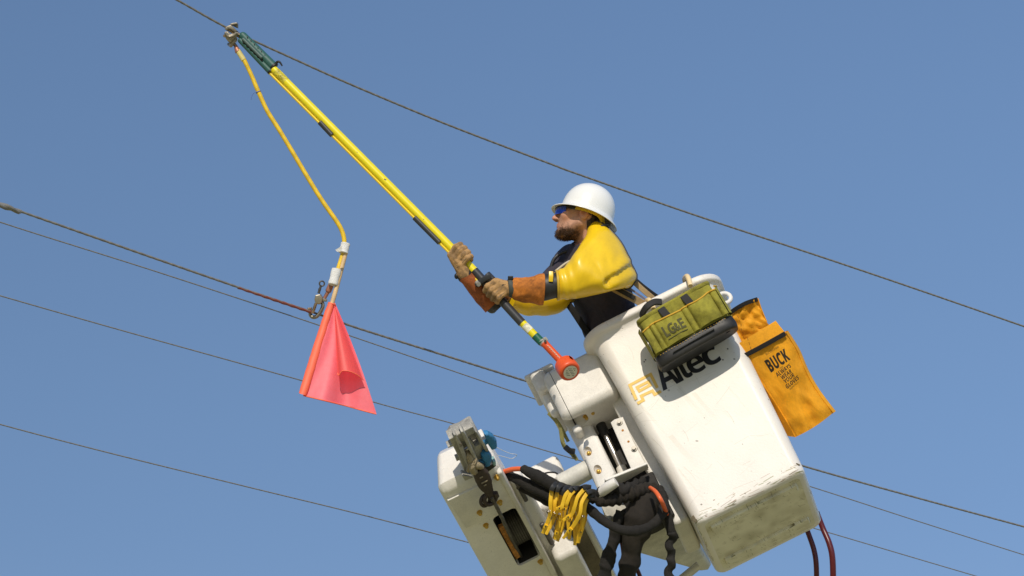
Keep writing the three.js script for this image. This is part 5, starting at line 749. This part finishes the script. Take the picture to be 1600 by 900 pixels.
  const crease = (p, a, t) => .005 * n3(p[0] * 9, p[1] * 9, p[2] * 9) * sstep(.08, .3, t) + sstep(.25, .4, t) * (-.022 * gs(Math.min(sd2(p, k0, k1), sd2(p, k1, k2)), .014) + .010 * gs(sd2(p, add(k1, [-.012, .025, 0]), add(k2, [-.012, .025, 0])), .018)) + .006 * gs(sd2(p, k3, k4), .02) * sstep(.1, .25, t) + .006 * gs(sd2(p, k5, k6), .018) * sstep(.2, .4, t) + sstep(.2, .4, t) * (-.006) * (gs(sd2(p, k7, k8), .010) + gs(sd2(p, k7, k9), .009) + .8 * gs(sd2(p, k7, k10), .010)) + .0035 * Math.sin(p[0] * 150 + p[1] * 40) * sstep(.34, .1, t) * sstep(.0, .06, t) + .020 * Math.exp(-Math.pow((a - 1.62) / .28, 2)) * sstep(.5, .8, t);
  part('sleeve', rings(SLV, { K: 8, m: 64, caps: false, disp: crease }), M.sleeve, g, 'yellow rubber sleeve on the near arm');
  { const r = SLV[7], ed = []; for (let k = 0; k <= 48; k++) { const a = k / 48 * Math.PI * 2; const p0 = add(r.c, add(mul(r.A, Math.cos(a)), mul(r.B, Math.sin(a)))); ed.push([...add(p0, mul(norm(sub(p0, r.c)), crease(p0, a, .77))), .0062]); } part('sleeve_edge', sweep(ed, { K: 1, M: 10 }), M.gripBlack, g, 'dark sleeve edge'); }
  part('sleeve_edge', sweep([[953, 352, -.40], [943, 352, -.37], [931, 361, -.345], [920, 374, -.325], [911, 388, -.31], [903, 401, -.30]].map(([x, y, z]) => [...P(x, y, z), .0058]), { K: 6, M: 10 }), M.gripBlack, g, 'dark sleeve edge at the neck');
  part('sleeve_bead', torus(P(871, 445.5, -.152), [1, .05, -.06], .066, .0065), std([.62, .40, .03], .4), g, 'rolled bead of the sleeve');
  part('sleeve_button', sweep([[...P(861, 424.5, -.098), .010], [...P(861, 432, -.088), .0105], [...P(860.5, 440, -.086), .010]], { flat: .008, M: 16 }), M.sleeve, g, 'yellow rubber button strap');
  const far = [[882, 434, -.60, 24], [874, 448, -.51, 33], [858, 463, -.42, 31], [842, 470, -.36, 24], [820, 470, -.31, 21], [796, 466, -.265, 18.5]];
  part('sleeve', sweep(far.map(([x, y, z, r]) => [...P(x, y, z), r * HX]), { K: 8, M: 40, disp: (s, a, p) => .010 * n3(p[0] * 9, p[1] * 9, p[2] * 9) + .0022 * Math.sin(s * 70 + 2 * Math.sin(a)) * sstep(.18, .32, s) }), M.sleeve, g, 'yellow rubber sleeve on the far arm');
  part('sleeve_edge', sweep([[860, 432], [861, 418], [865, 406], [873, 398], [884, 393], [897, 391]].map(([x, y], i) => [...P(x, y, -.47 - i * .006), .0085]), { K: 6 }), M.gripBlack, g, 'dark edge of the far sleeve');
  part('vest', sweep([[884, 470, -.44], [895, 485, -.44], [908, 505, -.45], [922, 526, -.47]].map(([x, y, z]) => [...P(x, y, z), .016]), { flat: .05 }), M.vest, g, 'black vest edge');
  part('shoulder_binding', sweep([[868, 424, -.34], [885, 411, -.36], [900, 404, -.38]].map(([x, y, z]) => [...P(x, y, z), .006]), {}), std([.55, .48, .36], .8), g, 'pale sleeve lining edge');
  // --- harness straps
  const strap = (pts, w, m, lab, z2 = 0) => part('harness_strap', sweep(pts.map(([x, y, z]) => [...P(x, y, z + z2), w * HX]), { flat: .006, M: 16 }), m, g, lab);
  strap([[946, 443, -.31], [970, 456, -.275], [995, 469, -.275], [1022, 486, -.32]], 6, M.strap, 'tan harness strap'); strap([[960, 449, -.285], [978, 458.5, -.266], [992, 466, -.268]], 3.4, M.web, 'black patch on the tan strap', .004);
  strap([[984, 434, -.34], [1000, 449, -.32], [1020, 466, -.32], [1035, 478, -.35]], 4.2, M.strap, 'tan harness strap over the back'); strap([[989, 434, -.37], [1008, 450, -.35], [1030, 466, -.36]], 3.4, M.vest, 'dark harness strap over the back'); strap([[975, 445, -.31], [992, 456, -.285], [1012, 470, -.30]], 1.6, std([.22, .20, .26], .6), 'thin grey cord');
  part('harness_strap', sweep([[958, 366, -.50], [970, 382, -.47], [978, 400, -.45], [985, 418, -.43], [991, 434, -.41]].map(([x, y, z]) => [...P(x, y, z), .0065]), { flat: .012 }), M.vest, g, 'dark strap along the back');
  // --- gloves: five fingers closed round the pole
  const sa3 = norm(sub(P(840, 529, zst(840)), P(427, 108, zst(427)))), sn3 = norm(sub([sa3[1] * -1, sa3[0], 0], [0, 0, 0])).map((v) => -v), nn = norm(sub([.73, .68, 0], mul(sa3, dot([.73, .68, 0], sa3)))), oo = cross(sa3, nn).map((v) => v * (cross(sa3, nn)[2] > 0 ? 1 : -1));
  const PXh = 13.14 / FPX;
  const hand = (c, sgn, wr, tips) => {
    const Q = (a, n, z) => add(c, add(add(mul(sa3, a * PXh), mul(nn, n * PXh)), mul(oo, z)));
    const A = [-13.5, -4.8, 4.0, 12.2], L = [.94, 1, .97, .86], W = Q(...wr), fr = [5.2, 5.2, 5.0, 4.5].map((v) => v * PXh);
    const fing = A.map((a, i) => [Q(a * .92 + 1.0, sgn * 9.5, .030), Q(a - .6, -sgn * 5 * L[i], .040), Q(a - .8, -sgn * 12.6 * L[i], .012), Q(a + .4, -sgn * 9 * L[i], -.018)]);
    const thumb = [Q(wr[0] * .62, wr[1] * .72, -.004), Q(wr[0] * .2 - 1, sgn * 7, -.030), Q(-10, -sgn * 2, -.036), Q(-15, -sgn * 7, -.030)];
    const fn = (p) => {
      let d = 9; fing.forEach((q, i) => { let e = cap(p, q[0], q[1], fr[i] * 1.02, fr[i]); e = smin(e, cap(p, q[1], q[2], fr[i], fr[i] * .95), .004); e = smin(e, cap(p, q[2], q[3], fr[i] * .95, fr[i] * .84), .004); d = smin(d, e, .0028); });
      let m = 9; fing.forEach((q, i) => { m = smin(m, cap(p, q[0], add(W, mul(sub(q[0], fing[1][0]), .42)), fr[i] * 1.12, .024), .012); });
      d = smin(d, m, .008); d = smin(d, cap(p, W, Q(wr[0] * 1.12, wr[1] * 1.12, wr[2]), .026, .028), .015);
      let t = smin(cap(p, thumb[0], thumb[1], .019, .015), cap(p, thumb[1], thumb[2], .015, .013), .006); t = smin(t, cap(p, thumb[2], thumb[3], .013, .0115), .005); d = smin(d, t, .010);
      d += .0010 * Math.sin(p[0] * 190 + p[1] * 150 + 4 * n3(p[0] * 30, p[1] * 30, p[2] * 30)) * .5 + .0012 * n3(p[0] * 42, p[1] * 42, p[2] * 42);
      return d;
    };
    const all = [...fing.flat(), ...thumb, W, Q(wr[0] * 1.25, wr[1] * 1.25, wr[2])];
    const geo = nets(fn, lo3(all, .035), hi3(all, .035), .0034);
    paint(geo, (p) => { const n = fbm(p[0] * 45, p[1] * 45, p[2] * 45), m = fbm(p[0] * 14, p[1] * 14, p[2] * 14), t = 1 + .30 * n + .28 * m; let c = [.43 * t, .25 * t, .10 * t]; const k = Math.min(...fing.map((q) => len(sub(p, q[1])))); const d = sstep(.05, -.14, n + m) * .55; c = c.map((v, i) => mix(v, [.16, .10, .05][i], d)); return c; });
    return { geo, Q, W, fing };
  };
  const nearC = P(777.5, 456.5, zst(777)), farC = P(721, 401.5, zst(721));
  const hn = hand(nearC, 1, [11, 19, .018]), hfz = hand(farC, -1, [20, -15, .008]);
  part('glove', hn.geo, M.glove, g, 'tan leather glove on the lower hand'); part('glove', hfz.geo, M.glove, g, 'tan leather glove on the upper hand');
  for (const [h, i] of [[hn, 1], [hfz, 2]]) part('glove_patch', slab([[-.012, -.006], [.010, -.006], [.014, .006], [-.008, .006]], -.002, .002, .001).translate(...add(mul(add(h.fing[i][0], h.W), .5), mul(oo, .021))), M.web, g, 'small dark glove patch');
  for (const h of [hn, hfz]) for (let i = 0; i < 4; i++) part('seam', sweep([...[0, .5, 1].map((t) => add(add(h.fing[i][0], mul(sub(h.fing[i][1], h.fing[i][0]), t)), mul(oo, .0143))), add(h.fing[i][2], mul(norm(sub(h.fing[i][2], h.fing[i][3])), .006))].slice(0, 3).map((p) => [...p, .0011]), { K: 3, M: 6 }), M.brown, g);
  part('wrist_strap', rings([{ c: P(794, 450, -.092), A: px(-1, -13), B: [.004, 0, .036] }, { c: P(796.5, 450, -.092), A: px(-1, -14), B: [.004, 0, .038] }, { c: P(800, 450.5, -.092), A: px(-1, -14), B: [.004, 0, .038] }, { c: P(802, 451, -.092), A: px(-1, -13), B: [.004, 0, .036] }], { K: 3 }), std([.06, .065, .055], .7), g, 'dark wrist strap'); part('strap_buckle', rbox(-.012, .013, -.008, .010, -.02, .014, .004).translate(...P(797.5, 434.5, -.085)), M.black, g);
  const gc = (x, y, z, h, d, sk = 0) => ({ c: P(x, y, z), A: px(sk, -h), B: [.006, 0, d] });
  part('gauntlet', rings([gc(799, 451, -.095, 13, .040, 0), gc(806, 452, -.10, 17, .052, 0), gc(820, 453, -.115, 19, .060, 1), gc(836, 452.5, -.14, 22, .070, 1), gc(848, 452, -.145, 24, .076, 1), gc(848.5, 452, -.145, 23, .073, 1), gc(842, 452, -.143, 21, .068, 1)], { K: 6, m: 40, caps: false, disp: (p, a, t) => .007 * n3(p[0] * 20, p[1] * 20, p[2] * 20) + .003 * n3(p[0] * 50, p[1] * 50, 2) }), M.leather, g, 'orange-brown leather gauntlet on the near arm');
  part('glove_cuff', rings([gc(842, 450, -.145, 20, .062), gc(852, 449, -.147, 20.5, .064), gc(862, 447, -.15, 20, .063), gc(870, 446, -.15, 19, .06)], { K: 4, m: 36 }), M.rubberBlack, g, 'black rubber glove cuff');
  const fc = (x, y, z, w, d) => ({ c: P(x, y, z), A: px(w * .72, -w * .69), B: [0, 0, d] });
  part('wrist_strap', rings([fc(724, 427, -.175, 12, .036), fc(727, 430, -.177, 13, .038), fc(730, 433, -.178, 12.5, .038)], { K: 3 }), M.black, g, 'black wrist strap of the upper hand'); part('strap_buckle', ball(P(713.5, 431.5, -.165), .011, .014, .012), M.black, g);
  part('gauntlet', rings([fc(727, 430, -.18, 12, .042), fc(737, 439, -.19, 14, .05), fc(752, 455, -.21, 16, .06), fc(767, 471, -.235, 17.5, .068), fc(772, 476, -.24, 18, .07), fc(770, 474, -.24, 16.5, .065)], { K: 6, m: 36, caps: false, disp: (p) => .006 * n3(p[0] * 20, p[1] * 20, p[2] * 20) }), M.leatherDark, g, 'rust-brown gauntlet on the far arm');
  part('glove_cuff', rings([fc(764, 468, -.23, 15, .058), fc(776, 478, -.245, 15.5, .06), fc(783, 479, -.25, 15, .058)], { K: 4 }), M.rubberBlack, g, 'black rubber cuff on the far arm');
}
scene.traverse((o) => { if (o.isMesh) { o.castShadow = o.name !== 'ground'; o.receiveShadow = true; } });
renderer.render(scene, camera);
